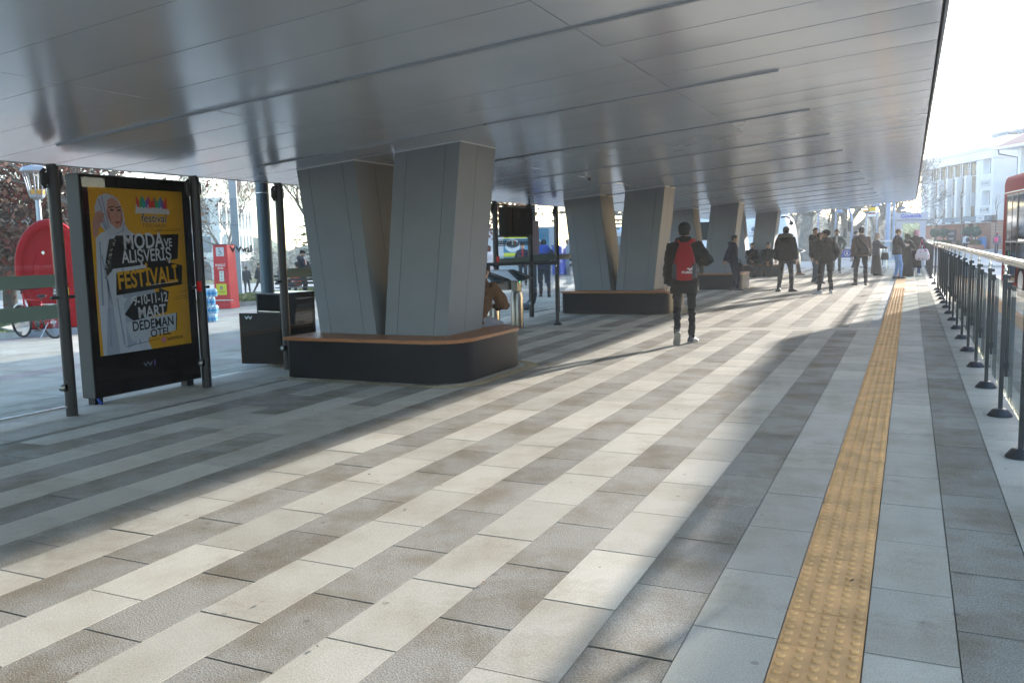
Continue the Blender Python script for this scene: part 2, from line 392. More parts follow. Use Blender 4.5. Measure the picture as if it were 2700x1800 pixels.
# ------------------------------------------------------------------ ground
def gz(X):
    d=-8-X
    if d<0: return 0.0
    if d<12: return -.02*d
    if d<45: return -.24-.05*(d-12)
    return -1.89-.02*(d-45)
def tile_mat():
    m=bpy.data.materials.new('paving'); m.use_nodes=True; nt=m.node_tree; N=nt.nodes; L=nt.links; b=N['Principled BSDF']
    a=N.new('ShaderNodeAttribute'); a.attribute_name='Col'; tc=N.new('ShaderNodeTexCoord')
    sep=N.new('ShaderNodeSeparateColor'); L.new(a.outputs['Color'],sep.inputs[0])
    def noise_(sc,det=4,rough=.55):
        n=N.new('ShaderNodeTexNoise'); n.inputs['Scale'].default_value=sc; n.inputs['Detail'].default_value=det; n.inputs['Roughness'].default_value=rough; L.new(tc.outputs['Object'],n.inputs['Vector']); return n
    def ramp(src,lo,hi,a_,b_):
        r=N.new('ShaderNodeMapRange'); r.inputs[1].default_value=lo; r.inputs[2].default_value=hi; r.inputs[3].default_value=a_; r.inputs[4].default_value=b_; L.new(src,r.inputs[0]); return r.outputs[0]
    def mix(f,c1,c2,bt='MIX'):
        x=N.new('ShaderNodeMix'); x.data_type='RGBA'; x.blend_type=bt
        for i,v in ((0,f),(6,c1),(7,c2)):
            if hasattr(v,'is_linked'): L.new(v,x.inputs[i])
            else: x.inputs[i].default_value=v
        return x.outputs[2]
    base=mix(sep.outputs[1],(.59,.545,.465,1),(.36,.335,.295,1))
    # brown traffic wear, blotchy, and a paler dusty film
    n1=noise_(2.3,6,.6); st=ramp(n1.outputs['Fac'],.44,.66,0,.9); stl=N.new('ShaderNodeMath'); stl.operation='MULTIPLY'; L.new(st,stl.inputs[0]); L.new(ramp(sep.outputs[1],0,1,.45,1.0),stl.inputs[1]); st=stl.outputs[0]; base=mix(st,base,mix(1.0,base,(.66,.59,.49,1),'MULTIPLY'))
    n2=noise_(9,5); base=mix(ramp(n2.outputs['Fac'],.3,.75,0,.30),base,mix(1.0,base,(.80,.79,.78,1),'MULTIPLY'))
    n3=noise_(140,4,.65); gr=mix(ramp(n3.outputs['Fac'],.36,.64,0,1),(.60,.59,.57,1),(1.28,1.28,1.28,1)); base=mix(ramp(sep.outputs[1],0,1,.45,1.0),base,mix(1.0,base,gr,'MULTIPLY'))
    vg=N.new('ShaderNodeTexVoronoi'); vg.inputs['Scale'].default_value=4.2; L.new(tc.outputs['Object'],vg.inputs['Vector']); base=mix(ramp(vg.outputs['Distance'],.05,.075,.55,0),base,mix(1.0,base,(.45,.43,.42,1),'MULTIPLY'))
    n6=noise_(1.1,7,.72); base=mix(ramp(n6.outputs['Fac'],.54,.62,0,.35),base,mix(1.0,base,(.60,.56,.50,1),'MULTIPLY'))
    n5=noise_(.5,3); base=mix(ramp(n5.outputs['Fac'],.35,.7,0,.22),base,mix(1.0,base,(.66,.65,.65,1),'MULTIPLY'))
    tone=N.new('ShaderNodeMapRange'); tone.inputs[3].default_value=.86; tone.inputs[4].default_value=1.10; L.new(sep.outputs[0],tone.inputs[0])
    base=mix(1.0,base,tone.outputs[0],'MULTIPLY'); L.new(base,b.inputs['Base Color'])
    b.inputs['Roughness'].default_value=.8; b.inputs['Specular IOR Level'].default_value=.12
    n4=noise_(120,3,.7); bp=N.new('ShaderNodeBump'); bp.inputs['Distance'].default_value=.003
    L.new(ramp(sep.outputs[1],0,1,.2,1.0),bp.inputs['Strength']); L.new(n4.outputs['Fac'],bp.inputs['Height']); L.new(bp.outputs['Normal'],b.inputs['Normal'])
    return m
PAVE=tile_mat()
class Tiles:
    def __init__(s): s.v=[]; s.f=[]; s.c=[]
    def tile(s,P,tone,typ,z=0.0,gap=.0032,ch=.0014):
        """P: four (x,y) corners anticlockwise; slightly tilted top with a small chamfer"""
        cx=sum(p[0] for p in P)/4; cy=sum(p[1] for p in P)/4; i=len(s.v)
        tx=random.uniform(-.0028,.0028); ty=random.uniform(-.0028,.0028); dz=random.uniform(-.0012,.0012)
        def sh(p,g):
            dx,dy=p[0]-cx,p[1]-cy; l=math.hypot(dx,dy); k=(l-g*1.41)/l; return cx+dx*k,cy+dy*k
        for g,d in ((gap,-ch*1.6),(gap+ch*.6,0)):
            for p in P:
                x,y=sh(p,g); s.v.append((x,y,z+d+dz+(x-cx)*tx+(y-cy)*ty))
        s.f+=[(i+4,i+5,i+6,i+7)]+[(i+k,i+(k+1)%4,i+4+(k+1)%4,i+4+k) for k in range(4)]
        s.c+=[(tone,typ,0,1)]*8
    def build(s,name,m,kind='structure'):
        me=bpy.data.meshes.new(name); me.from_pydata(s.v,[],s.f); ca=me.color_attributes.new('Col','FLOAT_COLOR','POINT')
        for i,c in enumerate(s.c): ca.data[i].color=c
        o=link(name,me,m); return tag(o,kind=kind)
t=Tiles()
joint=lambda x: 14.52+.2*(x+2.3)          # skewed expansion band across the platform
edges=[.845,.522,.198,-.116]; LT,DK=0,1
rows=[(.522,.845,LT),(.198,.522,DK),(-.116,.198,LT)]
x=-.416; k=0
while x>-6.6: rows.append((x-.3235,x,LT if k%2==0 else DK)); x-=.3235; k+=1
for (xa,xb,ty) in rows:
    xm=(xa+xb)/2; leftward=xm<-.4; y=-1.6+(.321 if ty==LT else 0)+random.uniform(-.015,.015)
    y1=joint(xm); end=46.2
    ys=[]
    while y<end: ys.append(y); y+=.6425
    sh_=-.17 if leftward else 0
    for ya in ys:
        yb=ya+.6425
        def corner(xx,yy,far=False):
            return (xx,yy)
        tone=random.random()
        typ=ty if random.random()>(.0 if xm>-4.6 else .04) else 1-ty
        typ=min(1,max(0,typ+random.uniform(-.12,.12))) if typ==1 else random.uniform(0,.14)
        if leftward and ya<y1+.6 and yb>y1:         # tiles cut along the band
            if y1-ya>.015: t.tile([(xa,ya),(xb,ya),(xb,joint(xb)),(xa,joint(xa))],tone,typ)
            if yb-(y1+.52)>.015: t.tile([(xa+sh_,joint(xa)+.52),(xb+sh_,joint(xb)+.52),(xb+sh_,yb),(xa+sh_,yb)],tone,typ)
            continue
        s_=sh_ if ya>=y1 and leftward else 0
        t.tile([(xa+s_,ya),(xb+s_,ya),(xb+s_,yb),(xa+s_,yb)],tone,typ)
xx=-6.6
while xx<-.45:
    t.tile([(xx,joint(xx)+.0),(xx+.64,joint(xx+.64)+.0),(xx+.64,joint(xx+.64)+.26),(xx,joint(xx)+.26)],random.random(),.05)
    t.tile([(xx+.3,joint(xx+.3)+.26),(xx+.94,joint(xx+.94)+.26),(xx+.94,joint(xx+.94)+.52),(xx+.3,joint(xx+.3)+.52)],random.random(),.08); xx+=.64
for j in range(-1,50): t.tile([(.845,j-.2),(1.0,j-.2),(1.0,j+.8),(.845,j+.8)],random.random(),.15)
t.build('platform_paving',PAVE)
# plaza paving: long slabs with pinkish rows, falling gently away
t=Tiles(); pink=Tiles()
def ptile(T_,x0,x1,y0,y1,tone,typ):
    i=len(T_.v)
    for (a,b) in ((x0+.006,y0+.006),(x1-.006,y0+.006),(x1-.006,y1-.006),(x0+.006,y1-.006)): T_.v.append((a,b,gz(a)+.004+random.uniform(-.001,.001)))
    T_.f.append((i,i+1,i+2,i+3)); T_.c+=[(tone,typ,0,1)]*4
x=-6.62; r_=0
while x>-36:
    w_=.42 if x>-8 else (.5 if r_%2 else .8)
    far=x<-20; y=-3.0+random.uniform(0,.8); Lr=1.0 if not far else 2.4
    ymax=46 if x>-9 else 60
    p_=(r_%9 in (7,)) and x<-7.6
    while y<ymax:
        if not(-46<x<-18.9-(y*.0) and far and 1<0): ptile(pink if p_ else t,x-w_,x,y,y+Lr,random.random(),random.uniform(.0,.25))
        y+=Lr
    x-=w_; r_+=1
t.build('plaza_paving',PAVE)
pk=mat('pink_paving',hexc('#ad9b94'),.7,var=.2,vscale=5,bump=.3,bscale=120)
pink.build('plaza_bands',pk)
# base sheets reaching the horizon
mb=MB(); X=[8,-8,-14,-20,-30,-40,-53,-80,-160,-400,-1500]; Y=[-1500,-300,-60,0,60,160,400,1500]
X=[1.0]+X[1:]
V_=[[mb.bm.verts.new((a,b,gz(a)-.03)) for b in Y] for a in X]
for i in range(len(X)-1):
    for j in range(len(Y)-1): mb.face([V_[i][j],V_[i+1][j],V_[i+1][j+1],V_[i][j+1]])
tag(mb.build('ground',mat('ground_stone',(.40,.39,.38),.8,var=.2,vscale=.6,bump=.2,bscale=30)),kind='structure')
mb=MB(); mb.box(.9,1.0,-1500,46.4,-.4,-.012); tag(mb.build('platform_kerb',mat('kerb',(.42,.41,.4),.8,var=.2,vscale=8,bump=.3)),kind='structure')
mb=MB(); mb.poly([(1.0,-1500,-.15),(1500,-1500,-.15),(1500,1500,-.15),(1.0,1500,-.15)])
tag(mb.build('road',mat('road_concrete',(.40,.40,.40),.75,var=.16,vscale=1.2,bump=.25,bscale=80)),kind='structure')
mb=MB(); mb.box(1.0,30,48,56,-.145,-.02); tag(mb.build('crossing_ramp',mat('kerb')),kind='structure')
# tactile guide strip: yellow concrete tiles with raised domes, ribs farther on
TM=mat('tactile_concrete',hexc('#dfab72'),.75,var=.24,vscale=5,bump=.35,bscale=160)
mb=MB(); y=-1.0; k=0
def dome(mb,cx,cy,n=8,r=.0175,h=.0078):
    ring0=[mb.bm.verts.new((cx+r*cos(2*PI*i/n),cy+r*sin(2*PI*i/n),.0034)) for i in range(n)]
    ring1=[mb.bm.verts.new((cx+r*.72*cos(2*PI*i/n),cy+r*.72*sin(2*PI*i/n),.0034+h)) for i in range(n)]
    for i in range(n): mb.face([ring0[i],ring0[(i+1)%n],ring1[(i+1)%n],ring1[i]])
    mb.face(ring1)
while y<45.6:
    x0,x1=-.416,-.116; mb.sm=False
    if y<33.0 or True:
        mb.box(x0+.003,x1-.003,y+.002,y+.3185,-.03,.0035+random.uniform(-.0008,.0008))
        if y<27:
            nn=10 if y<9 else 6
            for a in range(5):
                for b_ in range(5): dome(mb,x0+.03+.06*a,y+.03+.064*b_+(.0),nn)
        else:
            for a in range(4): mb.box(x0+.03+.07*a,x0+.06+.07*a,y+.01,y+.31,.0037,.0085)
    y+=.3212
tag(mb.build('tactile_strip',TM),'yellow concrete tactile guide strip with raised domes running along the platform','tactile paving',kind='structure')
mb=MB()
for yy in (25.4,28.6,31.6):
    for a in range(5):
        for b_ in range(3): mb.box(-.10+.058*a,-.065+.058*a,yy+.32*b_,yy+.3+.32*b_,.003,.009)
tag(mb.build('tactile_patch',TM),kind='structure')
# ------------------------------------------------------------------ canopy
ZC=lambda x: 3.043+.082*x
XL,XR,YN,YF=-7.78,.18,-7.0,41.6
can=thing('canopy','long low grey metal canopy roof sloping over the bus platform','canopy',(0,0,0))
def soffit_mat():
    m=mat('soffit_aluminium',hexc('#dfe4ea'),.17,.56,var=.06,vscale=1.4)
    nt=m.node_tree; N=nt.nodes; L=nt.links; b=N['Principled BSDF']
    tc=N.new('ShaderNodeTexCoord'); mp=N.new('ShaderNodeMapping'); mp.inputs['Scale'].default_value=(1.6,.55,1); L.new(tc.outputs['Object'],mp.inputs[0])
    n=N.new('ShaderNodeTexNoise'); n.inputs['Scale'].default_value=1.1; n.inputs['Detail'].default_value=2; L.new(mp.outputs[0],n.inputs['Vector'])
    bp=N.new('ShaderNodeBump'); bp.inputs['Strength'].default_value=.10; bp.inputs['Distance'].default_value=.02; L.new(n.outputs['Fac'],bp.inputs['Height']); L.new(bp.outputs['Normal'],b.inputs['Normal'])
    for l in list(b.inputs['Roughness'].links): nt.links.remove(l)
    b.inputs['Roughness'].default_value=.22
    return m
mb=MB(); xs=[XL+.02,-5.08,-2.0,XR-.02]; y=-5.09-.0; pitch=.645; mb.sm=True
y=5.30-20*pitch
rs=random.Random(3)
while y<YF-.05:
    ye=min(y+pitch,YF)
    if y<YN: y+=pitch; continue
    for xa,xb in zip(xs,xs[1:]):
        tl=rs.uniform(-.0026,.0026); bow=rs.uniform(-.0010,.0032); tw=rs.uniform(-.0006,.0006)
        g=.0055; nv=[]
        for ix in range(3):
            xx=xa+g*.5+(xb-xa-g)*ix/2; row=[]
            for iy in range(5):
                v=iy/4; yy=y+g+(ye-y-2*g)*v
                row.append(mb.bm.verts.new((xx,yy,ZC(xx)+tl*(v-.5)*2-bow*(1-(2*v-1)**2)+tw*(ix-1)*(v-.5))))
            nv.append(row)
        for ix in range(2):
            for iy in range(4): mb.face([nv[ix][iy],nv[ix+1][iy],nv[ix+1][iy+1],nv[ix][iy+1]])
        mb.sm=False       # turned-up lips into the dark seam
        for iy in (0,4):
            lo=[mb.bm.verts.new(nv[ix][iy].co) for ix in range(3)]; up=[mb.bm.verts.new(nv[ix][iy].co+Vector((0,0,.05))) for ix in range(3)]
            for ix in range(2): mb.face([lo[ix],lo[ix+1],up[ix+1],up[ix]])
        for ix in (0,2):
            lo=[mb.bm.verts.new(nv[ix][iy].co) for iy in range(5)]; up=[mb.bm.verts.new(nv[ix][iy].co+Vector((0,0,.05))) for iy in range(5)]
            for iy in range(4): mb.face([lo[iy],lo[iy+1],up[iy+1],up[iy]])
        mb.sm=True
    y+=pitch
SOFF=soffit_mat(); mb.build('soffit',SOFF,can)
FM=mat('fascia_metal',hexc('#a4a8ac'),.4,.6,var=.06)
mb=MB()
mb.hexa([(XL,YN,ZC(XL)+.05),(XR,YN,ZC(XR)+.05),(XR,YF,ZC(XR)+.05),(XL,YF,ZC(XL)+.05),(XL,YN,3.25),(XR,YN,3.42),(XR,YF,3.42),(XL,YF,3.25)])
mb.build('roof_deck',mat('roof_dark',(.05,.05,.055),.8,var=.1),can)
mb=MB(); mb.hexa([(XR,YN,ZC(XR)-.006),(XR+.02,YN,ZC(XR)-.006),(XR+.02,YF,ZC(XR)-.006),(XR,YF,ZC(XR)-.006),(XR,YN,3.45),(XR+.02,YN,3.45),(XR+.02,YF,3.45),(XR,YF,3.45)])
mb.hexa([(XL-.02,YN,ZC(XL)-.006),(XL,YN,ZC(XL)-.006),(XL,YF,ZC(XL)-.006),(XL-.02,YF,ZC(XL)-.006),(XL-.02,YN,3.3),(XL,YN,3.3),(XL,YF,3.3),(XL-.02,YF,3.3)])
mb.hexa([(XL-.02,YF,ZC(XL)-.006),(XR+.02,YF,ZC(XR)-.006),(XR+.02,YF+.02,ZC(XR)-.006),(XL-.02,YF+.02,ZC(XL)-.006),(XL-.02,YF,3.3),(XR+.02,YF,3.45),(XR+.02,YF+.02,3.45),(XL-.02,YF+.02,3.3)])
mb.build('fascia',FM,can)
# thin service rails that hang along every fourth seam
RM=mat('rail_aluminium',hexc('#8f9397'),.4,.6,var=.08); CM=mat('clip_dark',(.02,.02,.022),.5,var=0); CG=mat('clip_grey',(.10,.10,.11),.5,var=0)
ys=[5.31,7.89,10.42,13.02,15.6,18.2,20.8,23.4,26.0,28.6,31.2,33.8,36.4,39.0]
for i,yy in enumerate(ys):
    mb=MB(); xa,xb=-6.85,(-1.07 if i else -.9)
    M=basis((xa,yy,ZC(xa)-.010),(1,0,.082),(0,1,0)); Lr=(xb-xa)*1.0034
    hw=.012 if i<3 else .007; mb.box(0,Lr,-hw,hw,-.008 if i<3 else -.005,.006,M); mb.mi=1
    for q in range(0,7):
        c=Lr*(.03+.156*q); mb.box(c-.007,c+.007,-.011,.011,-.007,.008,M)
        if q==3: mb.box(c+.05,c+.066,-.012,.012,-.008,.008,M)
    mb.build('service_rail',[RM,CG],can)
# ------------------------------------------------------------------ columns and the benches round their feet
COLM=mat('column_panel',hexc('#7b7f85'),.6,.0,var=.06,vscale=2.0,spec=.15)
TR=mat('column_trim',hexc('#c4c6c8'),.5,.2,var=.0)
WOOD=mat('bench_wood',hexc('#96603a'),.36,var=.35,vscale=7,bump=.12,bscale=40,stretch=(.6,6,6))
BASE=mat('bench_base_metal',(.006,.0085,.013),.4,0,var=.25,vscale=3,spec=.10)
SH=[0,-.12,-.24,-.32,-.32]; YC=[8.54,17.76,27.0,36.15]
collab=['nearest grey V-shaped column rising from the wood-topped bench by the turnstiles','second grey V-shaped column, behind the man with the red backpack','third grey V-shaped column, beside the man in the navy jacket','farthest grey V-shaped column, above the two seated men in black']
benlab=['nearest dark bench with wooden seat round the first column','second dark bench with wooden seat, left of the man with the red backpack','third dark bench with wooden seat behind the man in navy','farthest dark bench with wooden seat where two men in black sit']
for i,(y0,sx) in enumerate(zip(YC,SH)):
    c=thing('column',collab[i],'column',(sx,y0,0),0,'V-shaped columns under the canopy')
    for (b0,b1,t0,t1) in ((-6.57,-5.75,-6.82,-5.98),(-5.65,-4.81,-5.41,-4.55)):
        mb=MB(); zb=.40; ex=lambda b,t_: (b-(t_-b)*.025)
        # four faces, the broad one with two panel joints
        zt0,zt1=ZC(t0+sx),ZC(t1+sx); F=[0,.2,.79,1]; gp=.0025
        def P(u,z01,y):
            xb_=b0+(b1-b0)*u; xt_=t0+(t1-t0)*u; zt_=zt0+(zt1-zt0)*u; return (xb_+(xt_-xb_)*z01,y,zb+(zt_-zb)*z01)
        for ya,yb in ((0,.035),(.855,.89)):
            for u0,u1 in zip(F,F[1:]):
                w_=b1-b0; a=u0+gp/w_*(u0>0); b_=u1-gp/w_*(u1<1)
                mb.hexa([P(a,0,ya),P(b_,0,ya),P(b_,0,yb),P(a,0,yb),P(a,1,ya),P(b_,1,ya),P(b_,1,yb),P(a,1,yb)])
        for u0,u1 in ((0.001,.04),(.96,.999)):
            for ya,yb in ((.0365,.42),(.428,.8535)):
                mb.hexa([P(u0,0,ya),P(u1,0,ya),P(u1,0,yb),P(u0,0,yb),P(u0,1,ya),P(u1,1,ya),P(u1,1,yb),P(u0,1,yb)])
        l=mb.build('leg',COLM,c)
        mb=MB(); e=.003
        for (xa,ya,xb_,yb) in ((t0-e,-e,t1+e,0),(t0-e,.89,t1+e,.89+e)):
            mb.hexa([(xa,ya,ZC(xa+sx)-.016),(xb_,ya,ZC(xb_+sx)-.016),(xb_,yb,ZC(xb_+sx)-.016),(xa,yb,ZC(xa+sx)-.016),(xa,ya,ZC(xa+sx)-.002),(xb_,ya,ZC(xb_+sx)-.002),(xb_,yb,ZC(xb_+sx)-.002),(xa,yb,ZC(xa+sx)-.002)])
        for xa in (t0-e,t1):
            mb.box(xa,xa+e,0,.89,ZC(xa+sx)-.016,ZC(xa+sx)-.002)
        mb.build('trim',TR,l)
    # bench
    b=thing('column_bench',benlab[i],'bench',(sx,y0,0),0,'benches round the column feet')
    x0,x1,ya,yb=-6.72,-4.38,-.54,1.43
    mb=MB(); mb.sm=False; mb.prism(rrect(x0+.02,x1-.02,ya+.02,yb-.02,(.42,.42,.06,.06),10),.435,Matrix.Translation((0,0,.012))); mb.build('base',BASE,b,auto=40)
    mb=MB(); mb.prism(rrect(x0+.05,x1-.05,ya+.05,yb-.05,(.4,.4,.06,.06),8),.012); mb.build('plinth',CM,b)
    mb=MB(); ins=[0,.098,.106,.196,.204,.294,.302,.392,.400,.50]; z0,z1=.449,.487
    for k in range(0,len(ins),2):
        a,d=ins[k],ins[k+1]
        def out(q): return rrect(x0+q,x1-q,ya+q,yb-q,(max(.02,.45-q),max(.02,.45-q),.012,.012),10)
        A,B=out(a),out(d); n=len(A)
        for (za,zb_,fl) in ((z1,z1,0),(z0,z0,1)):
            va=[mb.bm.verts.new((*p,za)) for p in A]; vb=[mb.bm.verts.new((*p,za)) for p in B]
            for j in range(n): mb.face([va[j],va[(j+1)%n],vb[(j+1)%n],vb[j]])
        for Q in (A,B):
            va=[mb.bm.verts.new((*p,z0)) for p in Q]; vb=[mb.bm.verts.new((*p,z1)) for p in Q]
            for j in range(n): mb.face([va[j],va[(j+1)%n],vb[(j+1)%n],vb[j]])
    mb.build('seat',WOOD,b)
    # wheat-coloured dotted tactile border on the floor round the bench
    mb=MB(); A=rrect(x0-.02,x1+.05,ya-.05,yb+.05,(.45,.45,.05,.05),12)
    B=rrect(x0-.04,x1+.21,ya-.14,yb+.14,(.5,.5,.05,.05),12)
    va=[mb.bm.verts.new((*p,.004)) for p in A]; vb=[mb.bm.verts.new((*p,.004)) for p in B]
    for j in range(len(A)): mb.face([va[j],va[(j+1)%len(A)],vb[(j+1)%len(A)],vb[j]])
    for j in range(len(A)):
        for f in range(10 if i<2 else 4):
            for w in (.3,.7):
                p=Vector(A[j]).lerp(Vector(A[(j+1)%len(A)]),(f+.5)/(10 if i<2 else 4)); q=Vector(B[j]).lerp(Vector(B[(j+1)%len(A)]),(f+.5)/(10 if i<2 else 4)); c_=p.lerp(q,w)
                if (Vector(A[j])-Vector(A[(j+1)%len(A)])).length>.3 or f%3==0: dome(mb,c_.x,c_.y,6,.014,.005)
    o=mb.build('tactile_border',mat('border_concrete',hexc('#ab9878'),.8,var=.25,vscale=6,bump=.4,bscale=160),None,(sx,y0,0)); tag(o,kind='structure')
# ------------------------------------------------------------------ guard rail towards the road
PM=mat('post_anthracite',(.036,.042,.05),.38,.5,var=.1,vscale=5); SS=mat('stainless',hexc('#e2e1de'),.24,1.0,var=.05,vscale=20)
RG=glass('rail_glass',(.90,.945,.93))
def rail(label,ys,ya,yb,x=.71,first=None):
    g=thing('guard_rail',label,'guard rail',(x,0,0),0,'glass guard rail sections along the platform edge')
    for y in ys:
        p=MB(); p.box(-.016,.016,-.021,.021,.05,1.17); p.box(-.02,.038,-.027,.027,1.135,1.165); p.box(.02,.045,-.006,.006,.33,1.1)
        po=p.build('post',PM,g,(0,y,0),bevel=.003)
        p=MB(); p.sm=True; p.lathe([(.094,.003),(.094,.010),(.055,.058),(.04,.064),(.004,.064)],24); p.build('flange',PM,po,auto=30)
        p=MB(); p.sm=True; p.cyl((0,0,1.165),(0,0,1.265),.010,n=8); p.ell((0,0,1.205),(.017,.017,.015),10,6); p.box(-.016,.016,-.014,.014,1.245,1.262); p.build('rail_bracket',SS,po,auto=40)
        for zz in (.42,1.08):
            p=MB(); p.box(.016,.050,-.018,.018,zz-.03,zz+.03); p.build('clamp',PM,po,bevel=.004)
    for a,b in zip(ys,ys[1:]):
        p=MB(); p.box(.032,.042,a+.03,b-.03,.16,1.09); p.build('glass_pane',RG,g)
    p=MB(); p.sm=True; p.cyl((0,ya,1.285),(0,yb,1.285),.031,n=20)
    for e in (ya,yb): p.cyl((0,e-.003,1.285),(0,e+.003,1.285),.034,n=20)
    for k in range(1,5):
        e=ya+(yb-ya)*k/5; p.cyl((0,e-.002,1.285),(0,e+.002,1.285),.0325,n=20)
    p.build('handrail',SS,g,auto=40); return g
rail('nearest glass guard rail section with long steel handrail at the right edge',[2.12+1.475*k for k in range(13)],.6,20.6)
rail('short middle guard rail section, just past the end of the long handrail',[21.2+1.3*k for k in range(5)],21.05,26.6)
rail('single dark guard rail post standing in the gap between two glass rail sections',[29.6],29.4,29.8)
rail('farthest glass guard rail section beside the woman with the tote bag',[33.6+1.55*k for k in range(9)],33.4,46.2)
# ------------------------------------------------------------------ glass partition on the plaza side
PG=glass('partition_glass',(.90,.94,.95)); FR=mat('frosted_band',hexc('#66776f'),.7,var=.05)
DKM=mat('post_bronze',(.030,.030,.033),.42,.6,var=.1,vscale=4)
def partition(label,posts,panes,bands=True,x=-7.14,h=2.32):
    g=thing('glass_partition',label,'glass partition',(x,0,0),0,'glass partitions on the plaza side')
    for y in posts:
        p=MB(); p.tube([(0,y,0),(0,y,h)],.052,16); p.box(-.058,.03,y-.02,y+.02,h-.004,h+.02); po=p.build('post',DKM,g,auto=40)
        p=MB()
        for sy in (-1,1):
            p.tube([(-.02,y+sy*.06,h-.03),(-.02,y+sy*.095,h-.06),(-.02,y+sy*.095,h-.15),(-.02,y+sy*.06,h-.2)],.02,8)
        p.box(-.045,.0,y-.1,y+.1,h-.17,h-.06); p.build('clamp',DKM,po,bevel=.006)
        p=MB(); p.tube([(0,y-.12,1.12),(0,y+.12,1.12)],.016,10); p.build('glass_knob',DKM,po)
        p=MB(); p.sm=True; p.cyl((-.01,y-.075,.28),(.03,y-.075,.28),.036,n=14); p.box(-.01,.03,y-.075,y-.04,.245,.315); p.build('foot_clamp',mat('clamp_nickel',hexc('#8d8d8a'),.35,.9,var=0),po)
    for a,b in panes:
        p=MB(); p.box(-.006,.006,a+.07,b-.07,.1,2.12); p.build('glass_pane',PG,g)
        p=MB()
        if bands:
            for z0,z1 in ((.93,1.06),(1.22,1.335)) if bands=='two' else ((1.16,1.275),): p.box(.0065,.0085,a+.07,b-.07,z0,z1)
            p.build('frosted_band',FR,g)
        p=MB(); p.box(-.02,.02,a+.06,b-.06,.085,.105); p.build('glass_shoe',SS,g)
    return g
gp=partition('near glass partition with dark posts round the poster display',[5.46,7.18,8.57],[(3.5,5.46)],'two')
p=MB(); p.box(-.006,.006,7.25,8.50,.1,2.12); p.build('glass_pane',PG,gp)
p=MB(); p.box(-.006,.006,8.64,10.5,.1,2.12); p.build('glass_pane',PG,gp)
p=MB(); p.box(.0065,.0085,8.64,10.5,1.16,1.275); p.build('frosted_band',FR,gp)
text('lettering','wall',.115,mat('grey_letters',(.10,.10,.10),.7,var=0),gp,basis((.009,7.85,1.495),(0,1,0),(0,0,1)),bold=.03,sx=1.0)
WM=(basis((.009,7.75,1.54),(0,1,0),(0,0,1)),.10)
p=MB(); p.box(.034,.058,7.09,7.135,1.08,1.19); p.build('warning_sticker',mat('sticker_red',hexc('#c8141c'),.5,var=0),gp)
g2=partition('farther glass partition with dark posts between the first two columns',[14.70,16.34,17.80,19.4],[(16.34,17.80),(17.8,19.4)],'one')
p=MB(); p.box(-.006,.006,14.77,16.27,.1,1.30); p.build('glass_pane',PG,g2)
p=MB(); p.box(.0065,.0085,14.77,16.27,1.14,1.25); p.build('frosted_band',FR,g2)
p=MB(); p.box(.034,.058,14.66,14.74,1.19,1.30); p.build('warning_sticker',mat('sticker_red'),g2)
def lattice(y0,y1,z0,z1,par):
    q=MB(); q.box(-.005,.005,y0,y1,z0,z0+.012); q.box(-.005,.005,y0,y1,z1-.012,z1); n=int((y1-y0)/.075)
    for k in range(n):
        c=y0+(k+.5)*(y1-y0)/n; zc=(z0+z1)/2
        if abs(k-n/2)<2: continue
        for ang in range(0,360,60):
            M=Matrix.Translation((0,c,zc))@Matrix.Rotation(R(ang),4,'X'); q.box(-.004,.004,-.004,.004,.012,.045,M)
            M=Matrix.Translation((0,c+.034*cos(R(ang+30)),zc+.034*sin(R(ang+30))))@Matrix.Rotation(R(ang),4,'X'); q.box(-.004,.004,-.020,.020,-.004,.004,M)
    q.build('lattice_band',DKM,par)
    q=MB(); yc=(y0+y1)/2
    for k,cx in enumerate((-.06,0,.06)):
        q.mi=k; 
        if k<2: q.prism([(-.03,-.04),(0,.04),(.03,-.04),(.012,-.04),(0,.0),(-.012,-.04)],.006,basis((-.003,yc+cx,(z0+z1)/2),(0,1,0),(0,0,1)))
        else: q.prism([(-.02,-.04),(.02,-.04),(.028,-.02),(.01,0),(.028,.02),(.02,.04),(-.02,.04)],.006,basis((-.003,yc+cx,(z0+z1)/2),(0,1,0),(0,0,1)))
    q.build('emblem',[mat('emblem_white',(.6,.6,.6),.5,var=0),mat('emblem_green',hexc('#2f8a4c'),.5,var=0),mat('emblem_red',hexc('#c0392b'),.5,var=0)],par)
lattice(14.78,16.27,1.49,1.61,g2); lattice(17.88,19.33,1.49,1.61,g2)
p=MB(); p.box(.010,.013,16.42,16.78,1.30,2.0); p.build('timetable_sheet',mat('sheet_paper',hexc('#a99aa6'),.7,var=.1,vscale=30),g2)
# information screen hung between two posts, seen from behind
t=thing('information_screen','black box screen seen from behind, hung between two partition posts','screen',(-7.14,0,0))
p=MB(); p.box(-.06,.10,14.98,16.27,1.70,2.24); p.build('housing',mat('screen_case',(.007,.007,.008),.6,.0,var=.1,spec=.08),t,bevel=.012)
p=MB(); p.box(.101,.112,15.28,16.2,1.73,2.21); p.build('back_cover',mat('screen_case'),t,bevel=.004)
p=MB()
for y in (15.52,15.98):
    for k in range(6): p.box(.113,.116,y-.05,y+.05,2.03+.022*k,2.042+.022*k)
for y in (15.4,16.15): p.cyl((.11,y,1.78),(.118,y,1.78),.012,n=8)
p.build('vents',mat('vent_black',(.006,.006,.006),.6,var=0),t)
for z in (1.68,2.27):
    p=MB(); p.box(-.02,.02,14.76,16.30,z-.018,z+.018); p.box(.02,.06,15.1,15.16,z-.03,z+.03); p.box(.02,.06,16.1,16.16,z-.03,z+.03); p.build('mounting_bar',DKM,t)
p=MB(); p.sm=True; p.tube([(.06,16.2,2.2),(.06,16.2,2.44),(.06,16.12,2.50),(.06,15.92,2.50),(.06,15.86,2.52),(.06,15.85,2.56)],.016,8); p.build('cable',CM,t)
